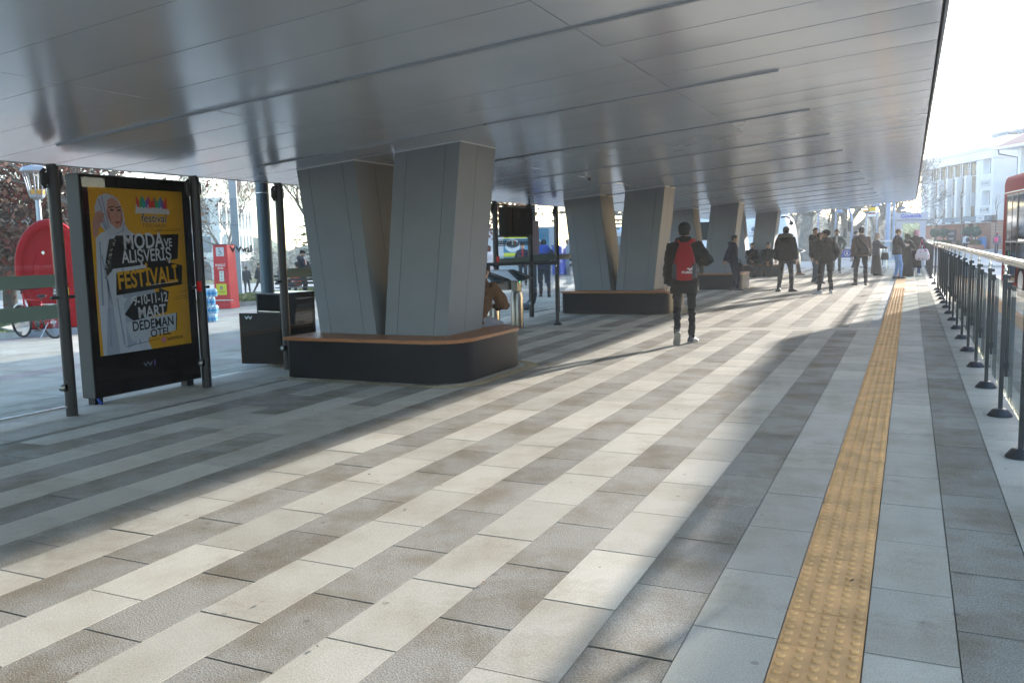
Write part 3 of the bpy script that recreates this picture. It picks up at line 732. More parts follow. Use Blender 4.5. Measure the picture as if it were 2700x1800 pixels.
# ------------------------------------------------------------------ advertising display
FX=-7.36
t=thing('poster_display','tall black illuminated display with yellow festival poster','poster display',(FX,0,0))
blk=mat('display_black',(.004,.004,.005),.2,var=.0,spec=.12)
p=MB(); p.box(-.18,-.006,5.905,7.33,.07,2.30); p.build('case',mat('display_frame',(.012,.012,.014),.3,.3,var=.05),t,bevel=.008)
p=MB()
for k in range(24): p.tube([(-.176+.0072*k,5.903,.08),(-.176+.0072*k,5.903,2.29)],.0036,6)
p.build('ribbed_side',mat('ribbed_alu',hexc('#4f5152'),.5,.2,var=.05),t)
p=MB(); p.box(-.0055,0,5.915,7.32,.08,2.285); p.build('glass_front',blk,t)
for y in (5.98,7.2):
    p=MB(); p.box(-.14,-.05,y-.05,y+.05,0,.069); p.build('leg',DKM,t)
p=MB(); p.sm=True; p.tube([(-.04,5.95,.15),(-.035,5.96,.06),(-.02,5.97,.02),(.0,5.98,.012)],.014,8); p.build('cable',mat('cable_blue',hexc('#27479a'),.5,var=0),t)
y0,y1,z0,z1=6.0,7.205,.49,2.175; W_,H_=y1-y0,z1-z0; ov=lambda cx,cy,rx,ry,n=22,a0=0: [(cx+rx*cos(2*PI*k/n+a0),cy+ry*sin(2*PI*k/n+a0)) for k in range(n)]
PV=lambda name,c,em=0.0: mat('print_'+name,hexc(c),.5,var=.05,vscale=12,spec=.3)
def M_(d): return basis((.001+d,y0,z0),(0,1,0),(0,0,1))
p=MB(); p.box(.0005,.0010,y0,y1,z0,z1); poster=p.build('poster',PV('yellow','#e0a41a'),t)
def pp(pts,col,d,name='print'):
    q=MB(); q.prism([(a*W_,b*H_) for a,b in pts],.0003,M_(d)); return q.build(name,col,poster)
p=MB(); p.box(.006,.010,5.93,7.30,.2,2.27); p.build('cover_glass',glass('display_glass',(.90,.90,.92),.4),t)
# the woman in a white coat and pale headscarf
pp([(.03,.0),(.02,.42),(.04,.70),(.10,.735),(.22,.74),(.36,.73),(.50,.70),(.56,.60),(.52,.40),(.56,.18),(.50,.05),(.54,.0)],PV('white','#c9d0d6'),.0002)
pp([(.06,.0),(.10,.28),(.16,.30),(.2,.0)],PV('coat2','#a9b4bf'),.0006); pp([(.28,.02),(.27,.3),(.34,.36),(.38,.05)],PV('coat2','#a9b4bf'),.0006)
pp([(.17,.695),(.245,.70),(.23,.56),(.17,.50),(.10,.46),(.12,.57)],PV('lace','#3a3936'),.0006)
def ov(cx,cy,rx,ry,n=22,a0=0): return [(cx+rx*cos(2*PI*k/n+a0),cy+ry*sin(2*PI*k/n+a0)) for k in range(n)]
pp([(.06,.80),(.05,.88),(.09,.945),(.16,.965),(.24,.955),(.30,.92),(.335,.85),(.345,.78),(.38,.745),(.45,.72),(.30,.715),(.16,.72),(.13,.745)],PV('scarf','#c2c4cb'),.0008)
pp([(.165,.86),(.18,.925),(.225,.945),(.28,.925),(.318,.87),(.325,.81),(.30,.768),(.255,.755),(.20,.785),(.175,.82)],PV('face','#c99078'),.0012)
for cx in (.218,.288): pp(ov(cx,.868,.020,.0065),PV('eye','#33241f'),.0016); pp([(cx-.034,.885),(cx+.026,.893),(cx+.03,.888),(cx-.03,.878)],PV('brow','#2c211d'),.0016)
pp([(.262,.862),(.275,.822),(.258,.815)],PV('nose','#b77f69'),.0016); pp([(.235,.795),(.27,.803),(.30,.800),(.268,.785)],PV('lips','#a3443f'),.0016)
pp([(.02,.80),(.05,.845),(.10,.865),(.125,.845),(.115,.81),(.09,.775),(.06,.72),(.03,.70),(.015,.72)],PV('hand','#bf8c78'),.0016)
for k in range(4): pp([(.075+.008*k,.80+.014*k),(.13+.004*k,.806+.014*k),(.128+.004*k,.797+.014*k),(.078+.008*k,.79+.014*k)],PV('hand2','#b37e6a'),.0020)
# folds of scarf and coat, shade of the face
pp([(.30,.768),(.325,.81),(.318,.87),(.30,.90),(.305,.84),(.29,.79)],PV('face_dark','#a9705c'),.0014); pp([(.165,.86),(.175,.82),(.205,.785),(.2,.83),(.185,.87)],PV('face_dark','#a9705c'),.0014)
pp([(.21,.835),(.235,.83),(.235,.815),(.215,.815)],PV('cheek','#d4826c'),.0015)
for a,b,c,d_ in ((.09,.93,.15,.75),(.12,.95,.17,.76),(.2,.957,.29,.935),(.07,.86,.14,.75),(.33,.80,.30,.735),(.36,.76,.24,.725)):
    pp([(a,b),(a+.012,b),(c+.016,d_),(c,d_)],PV('scarf_fold','#989ca8'),.0011)
for a,b,c,d_ in ((.07,.68,.05,.30),(.12,.45,.10,.05),(.24,.68,.30,.40),(.42,.35,.40,.04),(.47,.30,.50,.06),(.08,.60,.14,.30),(.20,.34,.24,.05)):
    pp([(a,b),(a+.014,b),(c+.02,d_),(c,d_)],PV('coat_fold','#9aa5b0'),.0008)
rs_=random.Random(4)
for k in range(60):
    u,v=rs_.random(),rs_.random(); px_=.115+.11*v+.03*(u-.5); py_=.50+.18*v+.02*u; pp(ov(px_,py_,.008,.006,6),PV('lace_white','#b9b5ac') if k%2 else PV('lace_black','#17161a'),.0012)
# festival logo: folded ribbon letters
cols=['#d8453a','#4aa05a','#35a5a8','#8a58a8','#dd4433']; cx0=.475
for k in range(10):
    a=cx0+.034*k; hi=.965 if k%2==0 else .925; lo=.925 if k%2==0 else .965
    pp([(a,.885),(a+.034,.885),(a+.034,lo),(a,hi)],PV('logo%d'%(k%5),cols[k%5]),.0004)
pp([(.455,.852),(.47,.885),(.83,.885),(.845,.852)],PV('logow','#d9d3c8'),.0006)
def tx(s,px,py,size,col,d,bold=0,sx=1.0,rot=0,shear=0,align='LEFT',space=1.0):
    M=basis((.001+d,y0+px*W_,z0+py*H_),(0,cos(R(rot)),sin(R(rot))),(0,-sin(R(rot)),cos(R(rot))))
    return text('print',s,size,col,poster,M,bold,.0002,align,sx,shear,space)
BLK=PV('black','#0c0b0c'); WHT=PV('offwhite','#d5d8da'); YEL=PV('yellow','#e0a41a'); GRY=PV('greyt','#6b5f3a')
tx('baskent',.465,.86,.115,WHT,.0012,.02,1.0); tx('baskent',.469,.858,.115,PV('bask','#9a3b52'),.0009,.0,1.0)
tx('festival',.515,.80,.125,WHT,.0008,.025,1.0,0,.12); tx('festival',.515,.80,.125,BLK,.0014,.004,1.0,0,.12)
tx('TEKHAN',.52,.766,.062,GRY,.0008,0,1.25,0,0,'LEFT',1.1); tx('FUAR',.62,.742,.036,GRY,.0008,.0,1.3,0,0,'LEFT',1.3)
for k,(a,b,w) in enumerate(((.66,.741,.30),(.70,.751,.26),(.86,.40,.1),(.82,.30,.2),(.84,.315,.14),(.9,.345,.08))): pp([(a,b),(a+w,b+.006),(a+w,b+.009),(a,b+.002)],BLK if k<6 else WHT,.0006)
pp([(.235,.715),(.93,.725),(.90,.565),(.76,.552),(.95,.520),(.93,.395),(.20,.355),(.215,.49),(.54,.515),(.54,.535),(.17,.515),(.20,.665)],BLK,.0010)
tx('MODA',.31,.632,.225,WHT,.0020,0.020,.78,2); tx('VE',.755,.645,.125,WHT,.0020,.018,.8,2)
tx('ALIŞVERİŞ',.285,.548,.185,WHT,.0020,0.014,.74,2)
tx('FESTİVALİ',.225,.392,.25,YEL,.0020,0.024,.69,3)
pp([(.56,.402),(.88,.418),(.88,.421),(.56,.405)],WHT,.0022)
pp([(.23,.375),(.60,.385),(.62,.35),(.28,.335)],PV('cuff','#aab2bb'),.0006)
pp([(.27,.235),(.40,.335),(.66,.36),(.66,.385),(.77,.355),(.73,.225),(.36,.19)],BLK,.0012)
tx('9-10-11-12',.37,.285,.145,WHT,.0022,0.018,.71,2); tx('MART',.41,.203,.165,WHT,.0022,0.020,.86,1.5)
pp([(.33,.062),(.27,.185),(.84,.213),(.82,.10)],PV('white2','#c3cbd0'),.0012); pp([(.84,.213),(.852,.213),(.83,.098),(.82,.10)],BLK,.0012)
tx('DEDEMAN',.34,.126,.142,BLK,.0020,0.020,.84,2); tx('OTEL',.53,.074,.118,BLK,.0020,0.020,.98,2)
pp(ov(.675,.048,.026,.019),PV('pinkdot','#c23b66'),.0014); pp(ov(.675,.048,.016,.012),WHT,.0016); pp(ov(.675,.048,.011,.008),PV('pinkdot','#c23b66'),.0018)
tx('baskentfestival',.715,.04,.062,BLK,.0016,.01,.62,1.5)
pp([(.25,.035),(.64,.058),(.64,.061),(.25,.038)],BLK,.0016)
# small mark at the foot of the display
def wmark(par,M,s,m):
    q=MB()
    for cx in (-.5,.5):
        for h in (-1,1): q.prism([(cx*s,-.5*s),(cx*s+h*.45*s,.1*s),(cx*s+h*.45*s,.42*s),(cx*s,-.08*s)] if h>0 else [(cx*s,-.08*s),(cx*s-.45*s,.42*s),(cx*s-.45*s,.1*s),(cx*s,-.5*s)],.0006,M)
    q.build('emblem',m,par)
wmark(gp,*WM,mat('grey_letters'))
wmark(t,basis((.0012,6.58,.34),(0,1,0),(0,0,1)),.06,mat('emblem_grey',hexc('#7c8296'),.4,.2,var=0))
q=MB(); q.prism([(.08,-.03),(.10,-.03),(.105,.03),(.085,.03)],.0006,basis((.0012,6.58,.34),(0,1,0),(0,0,1))); q.build('emblem',mat('emblem_violet',hexc('#6b63a8'),.4,var=0),t)
# ------------------------------------------------------------------ waste cabinet with its door ajar
t=thing('waste_cabinet','dark litter cabinet with its wooden-edged door ajar beside the first column bench','litter bin',(-7.26,8.62,0),R(-13))
cab=mat('cabinet_dark',(.006,.008,.011),.4,.0,var=.1,spec=.12)
p=MB(); p.box(-.52,-.49,.02,.56,.05,.94); p.box(-.03,0,.02,.56,.05,.94); p.box(-.489,-.031,.53,.56,.05,.94); p.box(-.489,-.031,.02,.56,.05,.09); p.box(-.489,-.031,.02,.05,.62,.72); p.build('carcass',cab,t,bevel=.004)
p=MB(); p.box(-.53,.01,.01,.57,.941,.965); p.build('lid',mat('cabinet_lid',(.04,.043,.05),.2,.3,var=0),t,bevel=.004)
p=MB(); p.box(-.489,-.031,.018,.045,.721,.73); p.build('lip',SS,t)
door=MB(); door.box(-.60,0,-.03,0,.06,.715); d=door.build('door',[mat('door_laminate',(.012,.008,.007),.3,var=.35,vscale=3,stretch=(6,6,1),spec=.10)],t,(.02,.0,0),(0,0,R(20)),bevel=.003)
p=MB(); p.box(-.607,-.601,-.034,.004,.06,.715); p.build('edge_strip',mat('edge_wood',hexc('#7a4220'),.5,var=.2),d)
wmark(d,basis((-.47,-.031,.66),(1,0,0),(0,0,1)),.055,mat('emblem_white'))
# ------------------------------------------------------------------ turnstiles
def turnstile(label,loc,rz,mirror=1):
    t=thing('turnstile',label,'turnstile',loc,rz,'steel turnstiles at the gates')
    sp=mat('brushed_steel',hexc('#86827c'),.3,1.0,var=.04,vscale=3,stretch=(1,1,.2)); dk=mat('turnstile_lid',hexc('#3d4b52'),.2,.8,var=.05)
    for y in (0,1.05):
        p=MB(); p.sm=True
        pr=rrect(-.13,.13,-.10,.10,(.1,.1,.1,.1),5)
        p.loft([[(a,y+b,z) for a,b in pr] for z in (0.004,.62)]+[[(a*.8,y+b*.8,.68) for a,b in pr]]); p.build('pedestal',sp,t,auto=40)
        p=MB(); p.box(-.09,.09,y-.06,y+.06,.68,.93); p.build('reader_box',mat('reader_steel',hexc('#8f8d80'),.4,.8,var=.04),t,bevel=.01)
        e=MB(); e.prism(ov(0,0,.032,.046),.004,basis((0,y-.061,.86),(1,0,0),(0,0,1))); e.build('reader_window',mat('reader_black',(.01,.01,.01),.2,var=0),t)
        e=MB(); e.prism([(-.008,-.03),(.006,-.03),(.016,0),(.006,.03),(-.008,.03),(.002,0)],.003,basis((0,y-.0655,.86),(1,0,0),(0,0,1)))
        e.build('pointer_light',mat('lamp_green',(.05,.5,.2),.4,var=0,emit=(.05,.8,.3),estr=.8),t)
    p=MB(); p.hexa([(-.17,-.16,.86),(.17,-.16,.86),(.17,1.21,.86),(-.17,1.21,.86),(-.10,.12,1.06),(.10,.12,1.06),(.10,.93,1.06),(-.10,.93,1.06)]); p.build('hood',sp,t,bevel=.012)
    p=MB(); p.hexa([(-.172,-.30,.90),(.172,-.30,.90),(.175,-.155,.885),(-.175,-.155,.885),(-.12,-.26,.94),(.12,-.26,.94),(.104,.115,1.07),(-.104,.115,1.07)]); p.build('lid',dk,t,bevel=.012); p=MB(); p.hexa([(-.175,1.205,.885),(.175,1.205,.885),(.172,1.35,.90),(-.172,1.35,.90),(-.104,.935,1.07),(.104,.935,1.07),(.12,1.31,.94),(-.12,1.31,.94)]); p.build('lid',dk,t,bevel=.012)
    p=MB(); p.box(-.11,.11,.1,.95,.70,.861); p.build('mechanism_case',sp,t,bevel=.008)
    for k in range(3):
        a=R(20+120*k); p=MB(); p.sm=True; p.tube([(.11*mirror,.52,.80),(.2*mirror,.52+.08*sin(a),.80+.06*cos(a)),(.50*mirror,.52+.38*sin(a),.78+.28*cos(a))],.019,10); p.build('arm',SS,t,auto=50)
    return t
turnstile('nearer steel turnstile with green pointer, behind the first bench',(-6.45,14.1,0),R(86))
turnstile('steel turnstile partly hidden by the first column, behind its neighbour',(-6.45,13.1,0),R(86))
turnstile('small far steel turnstile near the end of the platform',(-4.85,43.0,0),R(80))
t=thing('barrier','dark horizontal guide rail on a slim bollard beside the turnstiles','barrier',(-5.96,14.84,0),R(0))
p=MB(); p.sm=True; p.lathe([(.09,.004),(.09,.012),(.05,.05),(.03,.055),(.03,.055)],18); p.cyl((0,0,.05),(0,0,1.07),.032,n=14); p.build('bollard',PM,t,auto=40)
p=MB(); p.sm=True; p.cyl((0,0,1.07),(0,0,1.13),.012,n=8); p.build('bracket',SS,t)
p=MB(); p.sm=True; p.tube([(.03,.08,1.16),(-.5,-.02,1.16),(-1.25,-.42,1.155)],.032,14); p.build('guide_rail',PM,t,auto=40)
# ------------------------------------------------------------------ downpipes at the canopy edge
pipe=mat('pipe_bluegrey',hexc('#3d4a58'),.35,.35,var=.08)
t=thing('downpipe','thick blue-grey downpipe rising behind the litter cabinet','downpipe',(-7.9,9.15,0),0,'rain pipes at the canopy edge')
p=MB(); p.sm=True; p.tube([(0,0,2.6),(0,0,.34),(-.02,-.03,.2),(-.09,-.10,.09),(-.2,-.2,.06)],.088,18); p.build('pipe',pipe,t,auto=40)
p=MB(); p.sm=True
for z in (.5,2.27): p.cyl((0,0,z),(0,0,z+.012),.091,n=18)
p.build('pipe_ring',SS,t)
copy_tree(t,(-7.92,18.25,0),R(-25),'second blue-grey downpipe with curved foot, seen through the farther partition')
# camera under the soffit
t=thing('security_camera','small white security camera hanging under the canopy soffit','camera',(-4.79,13.28,ZC(-4.79)),R(35))
p=MB(); p.cyl((0,0,-.01),(0,0,0),.05,n=14); p.sm=True; p.tube([(0,0,-.01),(0,0,-.06),(.02,-.03,-.08)],.012,8); p.build('bracket',mat('camera_white',(.7,.7,.7),.4,var=0),t)
p=MB(); p.cyl((.02,.04,-.06),(.02,-.12,-.12),.034,n=14); p.build('housing',mat('camera_white'),t)
p=MB(); p.cyl((.02,-.12,-.12),(.02,-.128,-.123),.028,n=14); p.build('lens',mat('reader_black'),t)
# ------------------------------------------------------------------ red bus waiting at the platform
def bus(label,loc,rz=0.0):
    t=thing('city_bus',label,'bus',loc,rz)
    RB=mat('bus_red',hexc('#8c0a14'),.6,.0,var=.06,vscale=1.5,spec=.03); BK=mat('bus_black',(.012,.013,.015),.25,var=.05)
    L=17.9; W=2.5; Z0=.32  # rear length out of view, drawn out so its shadow covers the near platform
    def sec(y,zt,ins): # cross-section of the body
        pts=[(ins,Z0),(ins,zt-.18),(ins+.02,zt-.09),(ins+.06,zt-.03),(ins+.15,zt),(W-ins-.15,zt),(W-ins-.06,zt-.03),(W-ins-.02,zt-.09),(W-ins,zt-.18),(W-ins,Z0)]
        return [Vector((a,y,b)) for a,b in pts]
    p=MB(); p.sm=True
    p.loft([sec(-L,3.0,.05),sec(-L+.06,3.15,.0),sec(-.22,3.15,0),sec(-.08,3.12,.02),sec(-.02,3.03,.07),sec(0,2.93,.12)]); p.build('body',RB,t,auto=50)
    p=MB(); p.box(.3,2.2,-8.4,-1.6,3.14,3.36); p.box(.3,2.2,-17.0,-9.6,3.14,3.34); p.build('roof_unit',RB,t,bevel=.06)  # roof units raised and lengthened to widen the bus shadow
    gl=mat('bus_glass',(.012,.02,.021),.08,var=0,spec=.18); fr=mat('bus_frame',(.02,.02,.02),.4,var=0); ch=mat('bus_trim',hexc('#b9bcc0'),.3,.9,var=0)
    # platform side: dark glazing from skirt to roof, doors near the front
    ed=[-.55,-1.80,-2.95,-4.6,-6.05,-7.6,-9.1,-10.4,-11.9,-13.4,-14.9,-16.4,-17.7]
    for i,(a,b) in enumerate(zip(ed,ed[1:])):
        dr=i in (0,3)
        p=MB(); p.box(-.006,.012,b+.03,a-.03,.42 if dr else 1.02,2.66); w=p.build('door' if dr else 'window',gl,t,bevel=.004)
        p=MB(); p.box(-.012,-.0065,b+.03,b+.075,.42 if dr else 1.02,2.66); p.box(-.012,-.0065,a-.075,a-.03,.42 if dr else 1.02,2.66)
        if dr:
            m_=(a+b)/2; p.box(-.012,-.0065,m_-.03,m_+.03,.42,2.66)
        p.box(-.012,-.0065,b+.075,a-.075,2.60,2.66); p.build('frame',fr,w)
        p=MB(); p.box(-.016,-.0125,b+.04,a-.04,1.42,1.455); p.build('bar',ch,w)
        if i==0:
            q=MB(); q.prism(ov(0,0,.06,.07),.002,basis((-.0165,-1.0,1.12),(0,-1,0),(0,0,1))); q.build('sticker',mat('sticker_green',hexc('#3f9a74'),.5,var=0),w)
    p=MB(); p.box(-.014,-.0065,-L+.1,-.06,2.69,2.715); p.build('roof_trim',ch,t)
    p=MB(); p.box(.15,2.35,-.004,.02,1.15,2.65); p.build('windscreen',gl,t,bevel=.01)
    p=MB(); p.box(.3,2.2,-.003,.012,2.66,2.76); p.build('destination_sign',fr,t)
    for x in (.28,2.22):
        p=MB(); p.sm=True; p.ell((x,.0,.75),(.13,.04,.09),14,8); p.build('headlight',mat('lamp_glass',(.6,.6,.6),.1,var=0),t)
    for y in (-2.3,-8.2,-14.6):
        for x in (.03,2.2):
            p=MB(); p.sm=True; p.cyl((x-.03,y,.47),(x+.28,y,.47),.47,n=28); w=p.build('wheel',mat('tyre',(.015,.015,.015),.8,var=.1),t,auto=40)
            p=MB(); p.cyl((x-.035,y,.47),(x+.285,y,.47),.26,n=20); p.build('rim',ch,w)
    p=MB(); p.box(.02,2.48,-L+.05,-.05,.2,.34); p.build('skirt',fr,t)
    p=MB(); p.sm=True; p.tube([(2.45,-.02,2.5),(2.62,.22,2.48),(2.64,.25,2.3)],.02,8); p.ell((2.64,.26,2.15),(.07,.04,.16),10,8); p.build('mirror',fr,t)
    return t
bus('red city bus with dark glass waiting beside the guard rail',(2.22,26.6,-.15),R(6.4))
# ------------------------------------------------------------------ security booth
t=thing('security_booth','small grey guard booth with blue lettering on its header','booth',(0,46.4,0))
GB=mat('booth_grey',hexc('#b4b3bd'),.5,.1,var=.04)
p=MB(); p.box(-.66,.66,0,1.4,.0,.95); p.box(-.66,-.40,0,1.4,.95,2.25); p.box(.40,.66,0,1.4,.95,2.25); p.box(-.40,.40,0,.10,2.12,2.25); p.build('wall',GB,t)
p=MB(); p.box(-.74,.74,-.10,1.5,2.27,2.62); p.build('header',mat('booth_header',hexc('#a9aab6'),.45,.2,var=.04),t,bevel=.01)
p=MB(); p.box(-.40,.40,.03,.045,.98,2.11); w=p.build('window',glass('booth_glass',(.86,.93,.92)),t)
p=MB()
for a in (-.41,.385): p.box(a,a+.025,.0,.06,.96,2.12)
p.box(-.385,.385,.0,.06,.955,.98); p.box(-.385,.385,0,.06,2.095,2.12); p.build('frame',mat('booth_frame',hexc('#c9c3ad'),.5,var=0),w)
p=MB(); p.box(-.40,.40,1.3,1.32,.98,2.1); p.build('rear_window',glass('booth_glass'),t)
p=MB(); p.box(-.3,.3,.3,.8,.9,1.0); p.box(-.12,.2,.5,.54,1.05,1.32); p.box(.02,.06,.5,.53,.98,1.06); p.build('desk',mat('booth_desk',hexc('#3d5a58'),.6,var=.1),t)
text('lettering','Güvenlik',.25,mat('letter_blue',hexc('#2f31a8'),.5,var=0),t,basis((0,-.103,2.375),(1,0,0),(0,0,1)),bold=.016,align='CENTER',sx=1.05)
t=thing('camera_pole','thin pole with two dark security cameras above the guard booth','camera pole',(-.12,46.3,2.62))
p=MB(); p.tube([(0,0,0),(.0,0,.35),(.06,0,.55)],.016,8); p.build('pole',SS,t)
for a in (-25,15):
    p=MB(); M=Matrix.Rotation(R(a),4,'Z'); p.tube([M@Vector((.06,0,.56)),M@Vector((.06+.05*a/20,-.08,.60)),M@Vector((.06+.13*a/20,-.2,.55))],[.03,.045,.045],8); p.build('camera',CM,t)
t=thing('barrier_gate','steel crowd barrier with blue wheelchair placard in front of the bare trees','barrier',(-2.75,44.4,0))
p=MB()
for x in (-.55,.55): p.tube([(x,0,0),(x,0,1.02)],.025,8)
for z in (1.0,.45): p.tube([(-.55,0,z),(1.75,0,z)],.025,8)
p.tube([(1.75,0,0),(1.75,0,1.02)],.025,8); p.build('frame',SS,t)
p=MB(); p.box(-.38,.38,-.035,-.028,.55,.92); s_=p.build('placard',mat('placard_blue',hexc('#3a53a0'),.5,var=.05),t)
p=MB(); M=basis((0,-.036,.73),(1,0,0),(0,0,1))
for k in range(16):
    a,b=2*PI*k/16,2*PI*(k+1)/16; p.prism([(.14*cos(a),.14*sin(a)),(.14*cos(b),.14*sin(b)),(.125*cos(b),.125*sin(b)),(.125*cos(a),.125*sin(a))],.002,M)
p.prism([(-.02,.08),(.02,.08),(.02,.0),(.07,-.07),(.045,-.085),(0,-.03),(-.05,-.07),(-.07,-.05),(-.02,.01)],.002,M); p.build('emblem',mat('emblem_white'),s_)
t=thing('glass_fence','low glass fence with steel top rail left of the guard booth','fence',(-1.6,49.0,0))
p=MB(); p.tube([(-.6,0,1.25),(1.15,0,1.25)],.03,10); p.build('rail',SS,t)
p=MB(); p.box(-.6,1.1,-.006,.006,.1,1.18); p.build('glass_pane',RG,t)
for x in (-.6,.3,1.1):
    p=MB(); p.tube([(x,.03,0),(x,.03,1.22)],.022,8); p.build('post',PM,t)
# ------------------------------------------------------------------ poles, lamps, signs
def lantern(label,loc,h,s=1.0,group='lantern street lamps'):
    t=thing('street_lamp',label,'street lamp',loc,0,group)
    al=mat('lamp_grey',hexc('#9aa0a8'),.4,.5,var=.05)
    p=MB(); p.sm=True; p.tube([(0,0,0),(0,0,h-.75*s)],[.075*s,.055*s],14); p.build('pole',al,t,auto=40)
    p=MB(); p.lathe([(.06*s,h-.78*s),(.15*s,h-.72*s),(.17*s,h-.66*s)],8)
    for k in range(8):
        a=2*PI*k/8; p.tube([(.16*s*cos(a),.16*s*sin(a),h-.66*s),(.26*s*cos(a),.26*s*sin(a),h-.16*s)],.012*s,6)
    p.lathe([(.29*s,h-.16*s),(.32*s,h-.13*s),(.28*s,h-.05*s),(.10*s,h),(.01,h+.01)],8); p.build('lantern',al,t)
    p=MB(); p.lathe([(.15*s,h-.66*s),(.17*s,h-.56*s),(.16*s,h-.55*s)],12); p.build('lamp_base',mat('lamp_amber',hexc('#c79a4a'),.5,var=0),t)
    return t
lantern('grey lantern street lamp rising behind the red oval kiosk',(-17.95,13.3,gz(-17.95)),3.75,1.0)
lantern('far lantern street lamp with bus stop flag, hazy behind the man in brown',(-2.17,49.95,0),3.45,.95)
t=thing('bus_stop_sign','yellow and white bus stop flag on the far lantern lamp','sign',(-2.1,49.95,0))
p=MB(); p.box(.02,.46,-.01,.01,2.99,3.12) if False else None
p.box(.02,.40,-.01,.01,2.86,3.05); p.build('yellow_panel',mat('sign_yellow',hexc('#e2b93a'),.5,var=0),t)
p=MB(); p.box(.0,.40,-.01,.01,2.56,2.855); p.build('white_panel',mat('sign_white',(.7,.7,.72),.5,var=0),t)
p=MB(); p.box(.03,.39,-.014,-.0105,2.70,2.75); p.build('red_stripe',mat('sign_red',hexc('#a5323a'),.5,var=0),t)
p=MB(); p.box(.03,.39,-.014,-.0105,2.755,2.78); p.build('black_stripe',CM,t)
def pole(name,label,cat,loc,h,r0,r1,m,group=None,shade=False):
    t=thing(name,label,cat,loc,0,group)
    p=MB(); p.sm=True; p.tube([(0,0,0),(0,0,h)],[r0,r1],14); p.build('pole',m,t,auto=40)
    p=MB(); p.lathe([(r0*2.2,0),(r0*2.2,.03),(r0*1.3,.1)],14); p.build('foot',m,t)
    if shade:
        p=MB(); p.lathe([(.26,h-.05),(.25,h),(.12,h+.14),(.03,h+.2)],14); p.build('lamp_shade',m,t)
    return t
BG=mat('pole_bluegrey',hexc('#8f9cb4'),.5,.2,var=.1)
pole('round_pole','thick pale blue-grey pole covered in stickers left of the guard booth','pole',(-1.3,59.0,0),9,.15,.13,BG)
pole('round_pole','slimmer blue-grey pole just right of the thick stickered one','pole',(-1.02,62.0,0),9,.08,.07,BG)
pole('shade_lamp','thin post lamp with small shade, right of the bus stop flag','street lamp',(-1.97,60.0,0),3.5,.04,.035,BG,'thin post lamps with small shades',True)
pole('shade_lamp','thin post lamp with small shade above the guard booth roof','street lamp',(-.54,70.0,0),3.5,.04,.035,BG,'thin post lamps with small shades',True)
pole('shade_lamp','thin post lamp with bluish shade beside the leaning plane trunk','street lamp',(-5.35,58.0,0),3.25,.05,.04,BG,'thin post lamps with small shades',True)
t=thing('traffic_light','traffic light on a tall curved arm among the hazy bare trees','traffic light',(-3.35,57.9,0))
p=MB(); p.sm=True; p.tube([(0,0,0),(0,0,2.7),(-.06,0,3.05),(-.25,0,3.3),(-.6,0,3.42),(-1.3,0,3.44)],[.07,.06,.055,.05,.045,.04],10); p.build('arm_pole',BG,t)
for x,z in ((-.12,2.15),(-.38,1.75)):
    p=MB(); p.box(x-.1,x+.1,-.1,.1,z-.3,z+.3); h_=p.build('signal_head',CM,t,bevel=.02)
    for k in (-1,0,1):
        p=MB(); p.cyl((x,-.13,z+.18*k),(x,-.10,z+.18*k),.07,n=10); p.build('lens',mat('lens_dark',(.05,.06,.05),.3,var=0),h_)
t=thing('street_lamp','street lamp hanging from a curved arm, next to the traffic light','street lamp',(-4.6,62.0,0))
p=MB(); p.tube([(0,0,0),(0,0,3.2),(.1,0,3.4)],.04,8); p.build('pole',BG,t)
p=MB(); p.lathe([(.22,3.15),(.2,3.25),(.05,3.38)],12,(.25,0,0)); p.build('lamp_shade',BG,t)
# square grey mast on the plaza
t=thing('square_mast','tall square grey mast standing on the lawn behind the red charging post','mast',(-34.0,37.0,gz(-34.0)),R(38))
p=MB(); p.box(-.2,.2,-.2,.2,0,14); p.build('shaft',mat('mast_grey',hexc('#8b939c'),.5,.2,var=.08),t)
p=MB(); p.box(-.3,.3,-.3,.3,0,.15); p.build('plinth',mat('mast_grey'),t)
# ------------------------------------------------------------------ charging post
t=thing('charging_post','red wheelchair charging post with white lettering and yellow notices','charging post',(-19.1,20.25,gz(-19.1)),R(14))
KR=mat('kiosk_red',hexc('#c9202c'),.4,var=.08)
A_,B_=.27,.27; hh=1.95
p=MB(); p.hexa([(-A_,-B_,0),(A_,-B_,0),(A_,B_,0),(-A_,B_,0),(-A_*.86,-B_*.86,hh),(A_*.86,-B_*.86,hh),(A_*.86,B_*.86,hh),(-A_*.86,B_*.86,hh)]); p.build('body',KR,t,bevel=.01)
p=MB(); p.box(-.28,.28,-.28,.28,hh+.001,hh+.02); p.box(-.33,-.2,-.29,-.1,hh+.01,hh+.025); p.build('cap',mat('cap_grey',hexc('#5b5b5d'),.5,.3,var=0),t)
p=MB(); p.box(-.36,.36,-.36,-.27,.26,.285); p.build('shelf',mat('shelf_alu',hexc('#b6b9bd'),.35,.8,var=0),t)
def face(side,px,z,w,h,m,d=.004,name='notice'):
    k=1-.14*z/hh; q=MB(); o=A_*k+d
    if side=='f': q.box(px-w/2,px+w/2,-o-.003,-o,z-h/2,z+h/2)
    else: q.box(-o-.003,-o,px-w/2,px+w/2,z-h/2,z+h/2)
    return q.build(name,m,t)
NW=mat('notice_white',(.62,.62,.62),.5,var=0); NY=mat('notice_yellow',hexc('#d9cf3d'),.5,var=.04); ST=mat('socket_steel',hexc('#a9adb1'),.35,.8,var=0)
face('f',.0,1.74,.26,.27,NW,.012); face('l',0,1.74,.26,.27,NW,.012)
face('f',0,1.30,.36,.20,mat('notice_red',hexc('#d2402f'),.5,var=0),.03); face('l',0,1.42,.30,.2,NY,.022); face('f',.0,.60,.34,.34,NY,.022); face('f',.03,1.0,.15,.32,ST,.028,'socket_plate')
